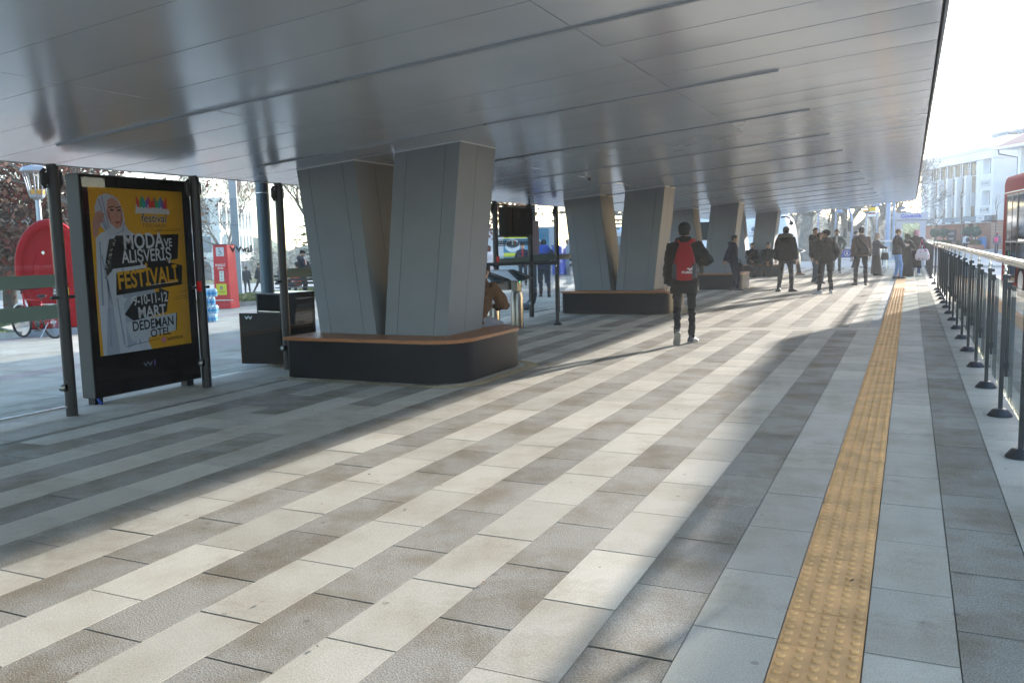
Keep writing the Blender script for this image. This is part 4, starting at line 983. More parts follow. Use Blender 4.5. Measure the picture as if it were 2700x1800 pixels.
for z in (.9,1.0,1.1): face('f',.03,z,.03,.03,CM,.034,'socket')
def wc(M,s_,m):
    q=MB()
    for k in range(14):
        a,b=R(-150+22*k),R(-150+22*(k+1))
        if a<R(100): q.prism([(.5*s_*cos(a)-.05*s_,.5*s_*sin(a)-.35*s_),(.5*s_*cos(b)-.05*s_,.5*s_*sin(b)-.35*s_),(.38*s_*cos(b)-.05*s_,.38*s_*sin(b)-.35*s_),(.38*s_*cos(a)-.05*s_,.38*s_*sin(a)-.35*s_)],.002,M)
    q.prism([(-.2*s_,.6*s_),(-.02*s_,.6*s_),(0,.05*s_),(.4*s_,.05*s_),(.6*s_,-.6*s_),(.45*s_,-.65*s_),(.28*s_,-.1*s_),(-.16*s_,-.1*s_)],.002,M)
    q.prism(ov(-.1*s_,.78*s_,.14*s_,.14*s_,12),.002,M); q.build('emblem',m,t)
wc(basis((-.01,-.252,1.74),(1,0,0),(0,0,1)),.11,mat('wheelchair_ink',(.03,.04,.07),.5,var=0)); wc(basis((-.252,.0,1.74),(0,-1,0),(0,0,1)),.11,mat('wheelchair_ink'))
WL=mat('letter_white',(.75,.74,.72),.5,var=0)
text('lettering','ENGELLİ',.085,WL,t,basis((0,-.281,1.31),(1,0,0),(0,0,1)),bold=.02,align='CENTER'); text('lettering','ŞARJ',.085,WL,t,basis((0,-.281,1.22),(1,0,0),(0,0,1)),bold=.02,align='CENTER')
for k,chh in enumerate('ENGELLİ ŞARJ'):
    z=1.22-.083*k
    if chh!=' ': text('lettering',chh,.095,WL,t,basis((-A_*(1-.14*z/hh)-.004,0,z-.05),(0,-1,0),(0,0,1)),bold=.02,align='CENTER')
INK=mat('notice_ink',(.05,.05,.03),.5,var=0)
for (o,ex,z,sz) in (((0,-.283,0),(1,0,0),.56,.05),((-.2655,0,0),(0,-1,0),1.39,.042)):
    text('lettering','KONYA',sz*.7,INK,t,basis((o[0],o[1],z-.0),ex,(0,0,1)),align='CENTER'); text('lettering','BÜYÜKŞEHİR',sz*.8,INK,t,basis((o[0],o[1],z-.05),ex,(0,0,1)),bold=.02,align='CENTER'); text('lettering','BELEDİYESİ',sz*.6,INK,t,basis((o[0],o[1],z-.09),ex,(0,0,1)),align='CENTER')
    q=MB(); q.prism(ov(0,z+.09,.055,.06),.002,basis((o[0],o[1],0),ex,(0,0,1))); q.build('emblem',mat('emblem_grey2',hexc('#8f9278'),.5,var=.2,vscale=60),t)
# ------------------------------------------------------------------ bottled water stacks
t0=thing('water_pack','shrink-wrapped pack of water bottles at the bottom of the stack','water bottles',(-15.1,15.5,gz(-15.1)),R(35),'shrink-wrapped water packs stacked on the plaza')
p=MB(); p.sm=True
for a in range(3):
    for b in range(4):
        c=(-.12+.09*a,-.135+.09*b,0); p.lathe([(.038,.004),(.042,.02),(.042,.09),(.038,.1),(.042,.11),(.042,.15),(.016,.185),(.015,.198)],10,c)
p.build('bottles',mat('water_plastic',hexc('#a9c8dc'),.15,var=.15,vscale=30),t0)
p=MB()
for a in range(3):
    for b in range(4): p.lathe([(.0425,.055),(.0427,.06),(.0427,.10),(.0425,.105)],10,(-.12+.09*a,-.135+.09*b,0))
p.build('labels',mat('water_label',hexc('#2d9fd6'),.4,var=.2,vscale=20),t0)
p=MB(); p.sm=True; p.loft([[Vector((a*1.02,b*1.02,z)) for a,b in rrect(-.17,.105,-.185,.185,(.05,.05,.05,.05),4)] for z in (.005,.10,.17)],False); p.build('wrap',glass('shrink_wrap',(.88,.93,.97)),t0)
for i,(dz,dx,lb) in enumerate(((.2,.02,'second'),(.4,-.015,'third'),(.6,.01,'topmost'))):
    copy_tree(t0,(-15.1+dx,15.5+dx,gz(-15.1)+dz),R(35+8*i),'shrink-wrapped pack of water bottles, %s in the stack by the red charging post'%lb)
# ------------------------------------------------------------------ red oval kiosk with a hatch, and the bicycle
t=thing('oval_kiosk','big glossy red oval kiosk with a hatch on a grey plinth','kiosk',(-16.65,12.55,gz(-16.75)),R(51)); t.scale=(.70,1,1)
RO=mat('kiosk_gloss_red',hexc('#960d16'),.5,var=.06,vscale=2,spec=.12)
def oval(a,b,y,cz=1.42,n=48): return [Vector((a*cos(2*PI*k/n),y,cz+b*sin(2*PI*k/n))) for k in range(n)]
p=MB(); p.sm=True
p.loft([oval(.92,.98,.42),oval(.98,1.04,.34),oval(.98,1.04,-.30),oval(.95,1.01,-.40),oval(.90,.96,-.42),oval(.80,.86,-.40),oval(.76,.82,-.33),oval(.74,.80,-.31),oval(.60,.64,-.305)]); p.build('shell',RO,t,auto=50)
p=MB(); p.sm=True; p.loft([oval(.50,.50,-.306,1.36),oval(.485,.485,-.325,1.36),oval(.44,.44,-.326,1.36)]); h_=p.build('hatch',RO,t,auto=40)
p=MB()
for x in (-.2,.22): p.box(x-.04,x+.04,-.345,-.322,1.74,1.775); p.box(x-.02,x+.02,-.35,-.345,1.72,1.79)
p.box(-.02,.13,-.35,-.325,1.02,1.045); p.build('hinges',SS,h_)
p=MB(); p.box(-.72,.72,-.38,.38,.16,1.0); p.build('base',RO,t,bevel=.05)
p=MB(); p.box(-.74,.74,-.40,.40,0,.158); p.build('plinth',mat('plinth_grey',hexc('#8f979f'),.6,var=.1),t,bevel=.02)
p=MB(); p.box(-.02,.20,-.392,-.386,.82,1.02); p.build('notice',mat('notice_black',(.02,.02,.02),.5,var=0),t); p=MB(); p.box(.2,.40,-.392,-.386,.82,1.02); p.build('notice',NY,t)
text('lettering','BENİM',.06,WL,t,basis((.09,-.3935,.95),(1,0,0),(0,0,1)),bold=.02,align='CENTER'); text('lettering','ŞEHRİM',.06,WL,t,basis((.09,-.3935,.885),(1,0,0),(0,0,1)),bold=.02,align='CENTER')
t=thing('bicycle','red bicycle with chrome mudguards parked against the red oval kiosk','bicycle',(-16.22,11.78,gz(-16.2)),R(-3))
tyre=mat('tyre'); red=mat('bike_red',hexc('#b01c26'),.3,.2,var=.05); chm=mat('bike_chrome',hexc('#c4c7ca'),.2,.9,var=0)
for x in (-.52,.52):
    p=MB(); p.sm=True; n=36; rr=.315
    rg=[]
    for k in range(n):
        a=2*PI*k/n; c=Vector((x+rr*cos(a),0,.34+rr*sin(a))); e=Vector((cos(a),0,sin(a))); rg.append([c+(e*cos(2*PI*j/8)+Vector((0,1,0))*sin(2*PI*j/8))*.024 for j in range(8)])
    rg.append(rg[0]); p.loft(rg,False); w=p.build('wheel',tyre,t)
    p=MB()
    for k in range(20):
        a=2*PI*k/20; p.tube([(x,0,.34),(x+.3*cos(a),0,.34+.3*sin(a))],.0025,4,False)
    p.cyl((x,-.05,.34),(x,.05,.34),.025,n=10); p.build('spokes',chm,w)
    p=MB(); pts=[(x+.36*cos(R(a)),0,.34+.36*sin(R(a))) for a in (range(10,190,15) if x>0 else range(20,150,15))]
    p.tube(pts,.024,6,True,.35); p.build('mudguard',chm,t)
p=MB(); p.sm=True
bb=(.06,0,.31); st=(.18,0,.78); hd=(-.36,0,.80); hb=(-.40,0,.70)
for a,b,r_ in ((bb,st,.016),(hd,st,.015),(hb,bb,.02),(bb,(.52,.0,.34),.013),(st,(.52,0,.34),.011),((-.41,0,.92),(-.38,0,.62),.018),((-.40,.05,.66),(-.52,.05,.34),.012),((-.40,-.05,.66),(-.52,-.05,.34),.012)): p.tube([a,b],r_,8)
p.build('frame',red,t)
p=MB(); p.sm=True; p.ell((.21,0,.87),(.13,.07,.035),12,8); p.tube([(.18,0,.76),(.2,0,.85)],.012,8); p.build('saddle',CM,t)
p=MB(); p.tube([(-.41,0,.9),(-.44,0,.99)],.012,8); p.tube([(-.30,.27,1.02),(-.42,.2,1.02),(-.46,0,.99),(-.42,-.2,1.02),(-.30,-.27,1.02)],.012,8); p.tube([(-.44,.1,1.0),(-.56,.12,1.04)],.015,6); p.build('handlebar',CM,t)
p=MB(); p.cyl((.06,-.035,.31),(.06,-.045,.31),.09,n=18); p.tube([(.06,-.06,.31),(.14,-.06,.17)],.01,6); p.box(.1,.19,-.15,-.06,.155,.18); p.tube([(.06,.06,.31),(-.02,.06,.45)],.01,6); p.box(-.07,.02,.06,.15,.44,.465); p.build('crank',CM,t)
p=MB(); p.tube([(.40,-.03,.33),(.34,-.20,.01)],.01,6); p.build('kickstand',chm,t)
p=MB(); p.box(.3,.72,-.07,.07,.70,.715); p.build('rack',chm,t)
# ------------------------------------------------------------------ lawn, kerb, bench
def lawn(name,poly,hk=.12,n=9000,seed=1,hgt=.055):
    q=MB(); k=[Vector((a,b,0)) for a,b in poly]; m_=len(k); cen=sum(k,Vector())/m_
    inn=[p_+(cen-p_).normalized()*.16 for p_ in k]
    for i in range(m_):
        j=(i+1)%m_
        P_=[k[i],k[j],inn[j],inn[i]]
        q.hexa([Vector((p_.x,p_.y,gz(p_.x)-.05)) for p_ in P_]+[Vector((p_.x,p_.y,gz(p_.x)+hk)) for p_ in P_])
    tag(q.build('lawn_kerb',mat('lawn_kerb',hexc('#a09c95'),.8,var=.2,vscale=5,bump=.3),bevel=.015),kind='structure')
    q=MB(); q.poly([(p_.x,p_.y,gz(p_.x)+hk-.03) for p_ in inn]); rs_=random.Random(seed)
    bmesh.ops.triangulate(q.bm,faces=q.bm.faces[:])
    xs_=[p_.x for p_ in inn]; ys_=[p_.y for p_ in inn]; c=0
    def inside(x,y):
        r_=False
        for i in range(m_):
            a,b=inn[i],inn[(i+1)%m_]
            if (a.y>y)!=(b.y>y) and x<(b.x-a.x)*(y-a.y)/(b.y-a.y)+a.x: r_=not r_
        return r_
    while c<n:
        x,y=rs_.uniform(min(xs_),max(xs_)),rs_.uniform(min(ys_),max(ys_)); c+=1
        if not inside(x,y): continue
        a=rs_.uniform(0,2*PI); w=rs_.uniform(.02,.05); h=hgt*rs_.uniform(.5,1.5); z=gz(x)+hk-.035; d=Vector((cos(a),sin(a),0))*w; l=Vector((rs_.uniform(-.04,.04),rs_.uniform(-.04,.04),h)); o=Vector((x,y,z)); q.mi=rs_.choice((0,0,1,2))
        q.face([q.bm.verts.new(o-d),q.bm.verts.new(o+d),q.bm.verts.new(o+l)])
    g_=[mat('grass_green',(.10,.13,.035),.9,var=.35,vscale=1.5),mat('grass_dry',(.20,.17,.07),.9,var=.3,vscale=2),mat('grass_olive',(.13,.14,.05),.9,var=.3,vscale=2)]
    tag(q.build('lawn',g_),kind='stuff')
lawn('l',[(-19.55,20.3),(-18.45,23.7),(-18.6,27),(-26,40),(-34,42),(-36,38),(-24.5,23.5)],.13,16000,1)
lawn('l',[(-16.9,11.9),(-19.0,12.9),(-22.5,16.5),(-30,22),(-42,30),(-44,20),(-26,9)],.12,9000,2)
lawn('l',[(-70,80),(-70,100),(-100,112),(-110,100),(-90,82)],.1,2500,3,.2)
t=thing('park_bench','dark slatted park bench at the edge of the lawn','bench',(-19.35,24.15,gz(-19.3)),R(-158))
SL=mat('bench_slat_dark',(.035,.03,.028),.5,var=.2,vscale=6)
p=MB()
for k in range(5): p.box(-.85,.85,-.22+.1*k,-.14+.1*k,.43,.46)
p.build('seat',SL,t)
p=MB()
for k in range(3): p.box(-.85,.85,.24+.02*k,.265+.02*k,.56+.12*k,.65+.12*k)
p.build('backrest',SL,t)
for x in (-.68,.68):
    p=MB(); p.sm=True; p.tube([(x,-.25,0),(x,-.1,.22),(x,-.22,.42)],.022,8); p.tube([(x,.28,0),(x,.1,.22),(x,.2,.42),(x,.31,.9)],.022,8); p.tube([(x,-.22,.42),(x,.2,.42)],.02,8); p.tube([(x,-.24,.63),(x,.26,.63)],.018,8); p.build('leg',CM,t)
# ------------------------------------------------------------------ trees
BARK=mat('bark_grey',(.14,.12,.10),.9,var=.35,vscale=4,bump=.6,bscale=25,stretch=(1,1,.4))
BARKP=mat('bark_plane',(.22,.20,.17),.9,var=.4,vscale=3,bump=.4,bscale=14)
def grow(mb,p,d,L,r,depth,rs,tips,spread=.6,up=.15,kids=(2,3),wob=.18,minr=.006):
    n=4 if depth>1 else 3; path=[p.copy()]; rr=[r]; q=p.copy(); dd=d.copy()
    for i in range(n):
        dd=(dd+Vector((rs.gauss(0,wob),rs.gauss(0,wob),rs.gauss(0,wob)+up*.3))).normalized(); q=q+dd*L/n; path.append(q.copy()); rr.append(max(minr*.6,r*(1-.45*(i+1)/n)))
    mb.tube(path,rr,8 if depth>4 else (5 if depth>2 else 3),depth>4)
    if depth==0: tips.append((q,dd)); return
    for k in range(rs.randint(*kids)):
        i=rs.randint(2,n); b=path[i]; ax=Vector((rs.gauss(0,1),rs.gauss(0,1),rs.gauss(0,.7))); ax=(ax-dd*ax.dot(dd)).normalized()
        nd=(dd*cos(spread*rs.uniform(.6,1.3))+ax*sin(spread*rs.uniform(.7,1.3))+Vector((0,0,up))).normalized()
        grow(mb,b,nd,L*rs.uniform(.62,.85),max(minr,rr[i]*rs.uniform(.55,.78)),depth-1,rs,tips,spread,up,kids,wob,minr)
    nd=(dd+Vector((rs.gauss(0,.2),rs.gauss(0,.2),.1))).normalized(); grow(mb,q,nd,L*.75,max(minr,rr[-1]*.9),depth-1,rs,tips,spread,up,kids,wob,minr)
    if depth<=3: tips.append((path[2],dd))
def leaves(mb,tips,per,size,rs,nm=3,hang=.5,sc=.28):
    for q,d in tips:
        for k in range(int(per)+(1 if rs.random()<per%1 else 0)):
            c=q+Vector((rs.gauss(0,sc),rs.gauss(0,sc),rs.gauss(0,sc*.8))); a=rs.uniform(0,2*PI); w=size*rs.uniform(.6,1.3)
            e=Vector((cos(a),sin(a),rs.uniform(-.6,.6))).normalized(); f=Vector((rs.gauss(0,.5),rs.gauss(0,.5),-1*hang)).normalized()
            mb.mi=rs.randrange(nm)
            mb.face([mb.bm.verts.new(c),mb.bm.verts.new(c+e*w*.5+f*w*.6),mb.bm.verts.new(c+f*w*1.3),mb.bm.verts.new(c-e*w*.4+f*w*.6)])
BROWN=[mat('leaf_rust',hexc('#7d4034'),.8,var=.25,vscale=2),mat('leaf_brown',hexc('#6b4a3a'),.8,var=.25,vscale=2),mat('leaf_tan',hexc('#94725c'),.8,var=.25,vscale=2)]
def tree(label,loc,trunkL,r,depth,seed,leafn=0,size=.1,cat='tree',name='bare_tree',group=None,spread=.6,up=.15,lean=(0,0),kids=(2,3),bark=None,lm=None,minr=.006,L0=None,forks=3,sc=.28):
    rs=random.Random(seed); t=thing(name,label,cat,loc,0,group); mb=MB(); mb.sm=True; tips=[]
    d=Vector((lean[0],lean[1],1)).normalized(); top=d*trunkL
    mb.tube([(0,0,-.1),d*.15,d*trunkL*.5+Vector((rs.gauss(0,.05),rs.gauss(0,.05),0)),top],[r*1.5,r*1.1,r*.95,r*.85],12)
    for k in range(forks):
        a=2*PI*k/forks+rs.uniform(-.5,.5); nd=(Vector((cos(a)*spread,sin(a)*spread,.9))+d*.3).normalized()
        grow(mb,top-d*.1*k,nd,(L0 or trunkL*.8)*rs.uniform(.8,1.15),r*.6,depth,rs,tips,spread,up,kids,minr=minr)
    mb.build('trunk',bark or BARK,t)
    if leafn:
        mb=MB(); leaves(mb,tips,leafn,size,rs,len(lm or BROWN),sc=sc); mb.build('crown',lm or BROWN,t)
    return t
g1='brown-leaved trees on the lawn'
tree('rust-leaved tree behind the red oval kiosk, its crown filling the left edge',(-24.5,17.0,gz(-24.5)),1.5,.2,5,11,2.0,.15,name='leafy_tree',group=g1,spread=1.0,up=-.03,L0=1.7,sc=.4,forks=4)
tree('rust-leaved tree left of the lantern lamp at the left edge of the photo',(-28.5,16.5,gz(-28.5)),1.6,.2,5,15,2.0,.15,name='leafy_tree',group=g1,spread=1.0,up=-.03,L0=1.8,sc=.45,forks=4)
tree('tree with a few brown leaves whose branches hang above the red charging post',(-20.9,17.2,gz(-20.9)),2.9,.20,5,23,.35,.11,name='leafy_tree',group=g1,spread=.85,up=.02,L0=2.0,minr=.007)
tree('pale bare tree in front of the white shopping building',(-62,66,gz(-62)),3.2,.26,5,31,.8,.16,group=g1,spread=.6,up=.2,L0=3.0,minr=.016)
tree('bare tree with drooping twigs left of the first grey column',(-27.5,36.0,gz(-27.5)),2.6,.20,5,37,.25,.10,group=g1,spread=.7,up=.1,L0=2.6,minr=.009)
tree('bare bare tree right of the white shopping building, behind the dark post',(-52,72,gz(-52)),3,.24,4,41,0,group=g1,spread=.6,up=.2,L0=3.2,minr=.018)
tree('thick-trunked tree with rusty leaves behind the woman in the white coat',(-17.6,34.6,gz(-17.6)),3.4,.30,5,43,4,.17,name='leafy_tree',group=g1,spread=.75,up=.05,L0=2.1,bark=BARKP,sc=.32)
NEED=[mat('needle_dark',hexc('#33453f'),.85,var=.3,vscale=2),mat('needle_blue',hexc('#4c6360'),.85,var=.3,vscale=2),mat('needle_green',hexc('#46583f'),.85,var=.3,vscale=2)]
def conifer(label,loc,h,rad,seed,group='cedars and pines beyond the plaza',den=26):
    rs=random.Random(seed); t=thing('conifer',label,'tree',loc,0,group); mb=MB(); mb.sm=True; mb.tube([(0,0,-.1),(0,0,h*.5),(0,0,h)],[h*.028,h*.018,.02],10); lf=MB(); z=h*.14
    while z<h*.97:
        R_=rad*(1-z/h)**.75*rs.uniform(.75,1.15)
        for k in range(rs.randint(5,7)):
            a=rs.uniform(0,2*PI); d=Vector((cos(a),sin(a),rs.uniform(-.12,.12))); e=Vector((0,0,z))+d*R_
            mb.tube([(0,0,z),Vector((0,0,z))+d*R_*.5+Vector((0,0,.05)),e],[h*.006,h*.004,.006],4,False)
            for j in range(den):
                f=rs.uniform(.25,1.05); c=Vector((0,0,z))+d*R_*f+Vector((rs.gauss(0,.16*R_*f+.05),rs.gauss(0,.16*R_*f+.05),rs.gauss(0,.07)-.05)); w=rs.uniform(.10,.24)*rad/3; a2=rs.uniform(0,2*PI); lf.mi=rs.randrange(3)
                u=Vector((cos(a2),sin(a2),rs.uniform(-.3,.3)))*w; v=Vector((-sin(a2),cos(a2),rs.uniform(-.5,.2)))*w*.6
                lf.face([lf.bm.verts.new(c-u),lf.bm.verts.new(c+v*.7),lf.bm.verts.new(c+u),lf.bm.verts.new(c-v)])
        z+=h*rs.uniform(.035,.055)
    mb.build('trunk',BARK,t); lf.build('crown',NEED,t); return t
conifer('dark layered cedar behind the bearded man looking at his phone',(-35.5,48.5,gz(-35.5)),8.5,4.2,51)
conifer('blue-green conifer above the kiosks seen between the first two columns',(-20.5,56,gz(-20.5)),9,3.6,53)
conifer('farther blue-green conifer right of the blue kiosk roof',(-24.5,78,gz(-24.5)),10,4.2,57,den=18)
# hazy plane trees past the end of the platform
gp_='hazy bare plane trees beyond the platform'
pl=[('leaning plane tree with thick mottled trunk right of the white coach',(-6.6,61.5,0),3.0,.42,5,61,(.10,0),.9,.14),('hazy plane tree with low V-shaped fork behind the man in green',(-5.7,75,0),1.3,.34,5,62,(0,0),.7,.0),('hazy plane tree with stout straight trunk behind the traffic light',(-4.5,70,0),2.2,.40,5,63,(0,0),.6,.0),('hazy forked plane tree behind the man in the brown jacket',(-5.0,90,0),2.0,.38,5,64,(-.1,0),.6,.0),('hazy plane tree between the lantern lamp and the thin lamp',(-3.1,85,0),2.0,.33,5,65,(.1,0),.6,.0),('hazy plane tree just left of the thick stickered pole',(-2.0,98,0),2.6,.36,5,66,(0,0),.6,.0),('faint plane tree farthest back, right of the traffic light',(-4.0,122,0),2.6,.36,5,67,(0,0),.6,.0),('faint plane tree farthest back left of the leaning trunk',(-12,104,0),2.6,.40,5,68,(0,0),.6,.0)]
for lb,loc,tl,r,dp,sd,ln_,lf_,sz in pl: tree(lb,loc,tl,r,dp,sd,lf_,sz,name='plane_tree',group=gp_,spread=.62,up=.12,lean=ln_,bark=BARKP,L0=3.2,minr=.016,lm=[mat('leaf_pale',hexc('#9a7f66'),.85,var=.2),mat('leaf_tan')] if lf_ else None)
tree('slim bare young tree in front of the white office building by the booth',(2.0,82,-.15),2.6,.05,2,71,0,name='young_tree',group='slim young street trees',spread=.35,up=.4,L0=.6,minr=.006,forks=2)
tree('slim bare young tree in front of the pilasters of the white office building',(4.0,86,-.15),4.4,.05,2,72,0,name='young_tree',group='slim young street trees',spread=.3,up=.45,L0=.6,minr=.006,forks=2)
tree('slim bare young tree just left of the red bus, before the white side wall',(6.9,88,-.15),3.4,.05,2,73,0,name='young_tree',group='slim young street trees',spread=.35,up=.4,L0=.8,minr=.006,forks=2)
# far wooded rise that closes the view
mb=MB(); n=60
for row,(dist,hh,col) in enumerate(((170,7,0),(230,12,1))):
    pr=None
    for k in range(n+1):
        a=R(-58+62*k/n); h=hh*(.6+.5*noise.noise(Vector((k*.35,row*9,0)))+.25*noise.noise(Vector((k*1.1,row*5,2)))); b=Vector((sin(a)*dist,cos(a)*dist,gz(sin(a)*dist)-1)); t_=Vector((sin(a)*(dist+22),cos(a)*(dist+22),gz(sin(a)*dist)+h)); bk=Vector((sin(a)*(dist+60),cos(a)*(dist+60),gz(sin(a)*dist)-1))
        cur=[mb.bm.verts.new(b),mb.bm.verts.new(t_),mb.bm.verts.new(bk)]
        if pr: mb.face([pr[0],cur[0],cur[1],pr[1]]); mb.face([pr[1],cur[1],cur[2],pr[2]])
        pr=cur
tag(mb.build('hill',mat('hill_scrub',(.13,.15,.10),.95,var=.3,vscale=.15)),kind='structure')
mb=MB(); rs=random.Random(9)
for k in range(14000):
    a=R(rs.uniform(-58,4)); dist=rs.uniform(150,180); p=Vector((sin(a)*dist,cos(a)*dist,0)); z=gz(p.x)+rs.random()**1.3*7*(.75+.5*noise.noise(Vector((a*14,0,0)))); w=rs.uniform(.3,.9); u=Vector((cos(rs.uniform(0,6)),sin(rs.uniform(0,6)),rs.uniform(-1,1)))*w; v=Vector((rs.gauss(0,1),rs.gauss(0,1),rs.gauss(0,1)))*w*.4; c=p+Vector((0,0,z)); mb.mi=rs.randrange(2)
    mb.face([mb.bm.verts.new(c-u),mb.bm.verts.new(c+v),mb.bm.verts.new(c+u)])
tag(mb.build('far_wood',[mat('wood_brown',(.16,.13,.10),.9,var=.2),mat('wood_green',(.10,.13,.09),.9,var=.2)]),kind='stuff')
# ------------------------------------------------------------------ white office building on the right
WHT_=mat('stucco_white',(.84,.85,.86),.8,var=.06,vscale=.8,bump=.1,bscale=40); GLZ=mat('window_glass',(.055,.05,.05),.12,var=.2,vscale=.8); TIM=mat('timber_cladding',hexc('#a3927f'),.7,var=.3,vscale=1.5,stretch=(.4,.4,8)); BRK=None
def brick():
    m=mat('brick_red',hexc('#a06a58'),.85,var=.0); nt=m.node_tree; N=nt.nodes; L=nt.links; b=N['Principled BSDF']; tc=N.new('ShaderNodeTexCoord'); mp=N.new('ShaderNodeMapping'); mp.inputs['Rotation'].default_value=(R(90),0,0); L.new(tc.outputs['Object'],mp.inputs[0])
    k=N.new('ShaderNodeTexBrick'); k.inputs['Color1'].default_value=(*hexc('#a9705d'),1); k.inputs['Color2'].default_value=(*hexc('#935a4a'),1); k.inputs['Mortar'].default_value=(*hexc('#b9a79b'),1); k.inputs['Scale'].default_value=3.4; k.inputs['Mortar Size'].default_value=.03; L.new(mp.outputs[0],k.inputs['Vector']); L.new(k.outputs[0],b.inputs['Base Color']); return m
BRK=brick()
org=Vector((7.24,97.73,0)); ang=math.atan2(-.9165,.40)   # local +X runs along the street front towards the camera
def LM(): return None
t=thing('office_building','white office building with pilasters, timber panels and brick shop floor','building',(org.x,org.y,-.15),ang)
# local: x from -15.6 (far) to 0 (near corner); outside is -y
D=12
p=MB(); p.box(-15.6,-.0,.6,D,3.0,9.1); p.box(-15.6,-14.6,.0,.599,3.5,9.1); p.box(-3.15,-2.55,-.05,.599,3.5,9.05); p.box(-.45,0,0,.599,3.5,9.1); p.box(-2.549,-.451,0,.599,3.5,4.5); p.box(-2.549,-.451,0,.599,5.95,7.6); p.box(-2.549,-1.95,0,.599,4.501,5.949); p.box(-2.549,-1.95,0,.599,7.601,9.1)
p.box(-14.599,-13.0,0,.599,3.5,4.5); p.box(-14.599,-13.0,0,.599,5.95,7.65); p.build('wall',WHT_,t)
p=MB(); p.box(-15.8,.15,-.15,D+.1,9.101,9.95); p.box(-16.0,.3,-.35,D+.2,9.951,10.1); p.box(-16.1,.4,-.45,D+.3,10.101,10.3); p.build('cornice',WHT_,t)
p=MB(); p.box(-6.2,-3.2,3,6,10.3,11.6); p.box(-1.4,1.2,3,6,10.3,11.4); p.build('chimney_stack',WHT_,t)
p=MB(); p.box(-6.5,-2.9,2.7,6.3,11.85,11.95); p.box(-1.6,1.5,2.7,6.3,11.75,11.85)
for k in range(9): p.box(-6.2+.36*k,-6.1+.36*k,2.95,3.05,11.6,11.85)
for k in range(4): p.box(-1.3+.8*k,-1.2+.8*k,2.95,3.05,11.4,11.75)
p.build('roof_cap',mat('cap_slate',hexc('#8fa0b0'),.6,var=.1),t)
px=[-12.8,-10.8,-8.8,-6.8,-4.85]
for x in px:
    p=MB(); p.box(x-.22,x+.22,-.30,.599,3.5,7.72); p.box(x-.22,x+.22,-.0,.598,4.4,6.0); p.build('pilaster',WHT_,t)
pe=px+[-3.15]
for a,b in zip(pe,pe[1:]):
    for z0,z1 in ((3.5,4.5),(5.95,7.62)):
        p=MB(); p.box(a+.22,b-.22 if b<-3.2 else b,.30,.58,z0,z1); p.build('timber_panel',TIM,t)
    p=MB(); p.box(a+.45,b-.2,.55,.59,4.5,5.95); w=p.build('window',GLZ,t)
    p=MB(); p.box(a+.22,a+.45,.15,.595,4.5,5.95); p.build('frame',WHT_,w)
for k in range(6):
    a=-13.0+1.64*k; b=a+1.64
    p=MB(); p.box(a+.02,b-.02,.52,.56,7.65,9.1); w=p.build('window',GLZ,t)
    p=MB(); p.box(a+.95,a+1.12,.44,.519,7.65,9.1); p.box(a+.6,a+.65,.48,.519,7.65,9.1); p.box(a,b,.44,.519,7.65,7.72); p.build('frame',WHT_,w)
for (a,b,z0,z1) in ((-1.95,-.45,7.6,9.1),(-1.95,-.45,4.5,5.95),(-14.6,-13.0,7.65,9.1),(-14.6,-13.0,4.5,5.95)):
    p=MB(); p.box(a+.45,b-.3,.5,.55,z0,z1); w=p.build('window',GLZ,t); p=MB(); p.box(a+.95,a+1.0,.46,.499,z0,z1); p.build('frame',WHT_,w)
p=MB(); p.box(-15.6,-.05,-.28,.0,2.98,3.45); p.build('sign_band',mat('band_slate',hexc('#7f8b96'),.6,var=.06),t)
SB=mat('board_white',(.62,.64,.66),.5,var=0); BI=mat('board_ink',(.12,.14,.18),.5,var=0)
for (a,b,z0,z1,s_) in ((-11.3,-9.6,2.95,3.45,'SİGORTA'),(-14.3,-13.4,2.95,3.45,'ETÜT'),(-2.35,-.75,2.98,3.52,'PARK'),(-2.2,-.5,6.35,7.0,'DİL KURSU'),(-14.55,-13.15,6.3,6.95,'DİL KURSU'),(-2.2,-.5,3.7,4.35,'DİŞ KLİNİĞİ')):
    p=MB(); y_=-.30 if z0<3.2 else -.03; p.box(a,b,y_-.02,y_,z0,z1); q=p.build('signboard',SB,t)
    text('lettering',s_,(z1-z0)*.42,BI,q,basis(((a+b)/2,y_-.022,z0+(z1-z0)*.38),(1,0,0),(0,0,1)),bold=.01,align='CENTER',sx=1.0)
p=MB(); p.prism([(-.12,.1),(-.06,.16),(0,.13),(.06,.16),(.12,.1),(.09,-.02),(.06,-.16),(.02,-.06),(-.02,-.06),(-.06,-.16),(-.09,-.02)],.01,basis((-.72,-.053,4.05),(1.3,0,0),(0,0,1))); p.build('emblem',BI,t)
p=MB(); p.box(-16,.0,-.9,.0,2.75,2.83); p.build('awning',mat('awning_white',(.55,.57,.6),.6,var=.05),t)
for k in range(7):
    p=MB(); p.box(-14+2.1*k,-13.7+2.1*k,-.86,-.4,2.831,2.97); p.build('bracket',WHT_,t)
p=MB(); p.box(-15.6,-4.3,.0,.6,0,2.74); p.box(-3.1,0,0,.6,0,2.74); p.box(-15.6,0,.6,D,0,2.99); p.build('shop_wall',BRK,t)
for x in (-12.2,-4.75,-2.95):
    p=MB(); p.box(x-.32 if x>-6 else x-.18,x+.32 if x>-6 else x+.18,-.08,.0,0.9 if x>-4 else 0,2.74); p.build('stone_pier',mat('pier_cream',hexc('#cfc2b2'),.8,var=.1),t)
p=MB(); p.box(-4.3,-3.1,.30,.36,0,2.7); q=p.build('door',mat('door_glass',hexc('#7f9199'),.2,.1,var=.1),t)
p=MB(); p.box(-3.6,-3.4,.26,.299,0,2.7); p.box(-4.3,-3.1,.26,.299,2.2,2.3); p.build('frame',mat('frame_dark',(.05,.06,.075),.5,var=0),q)
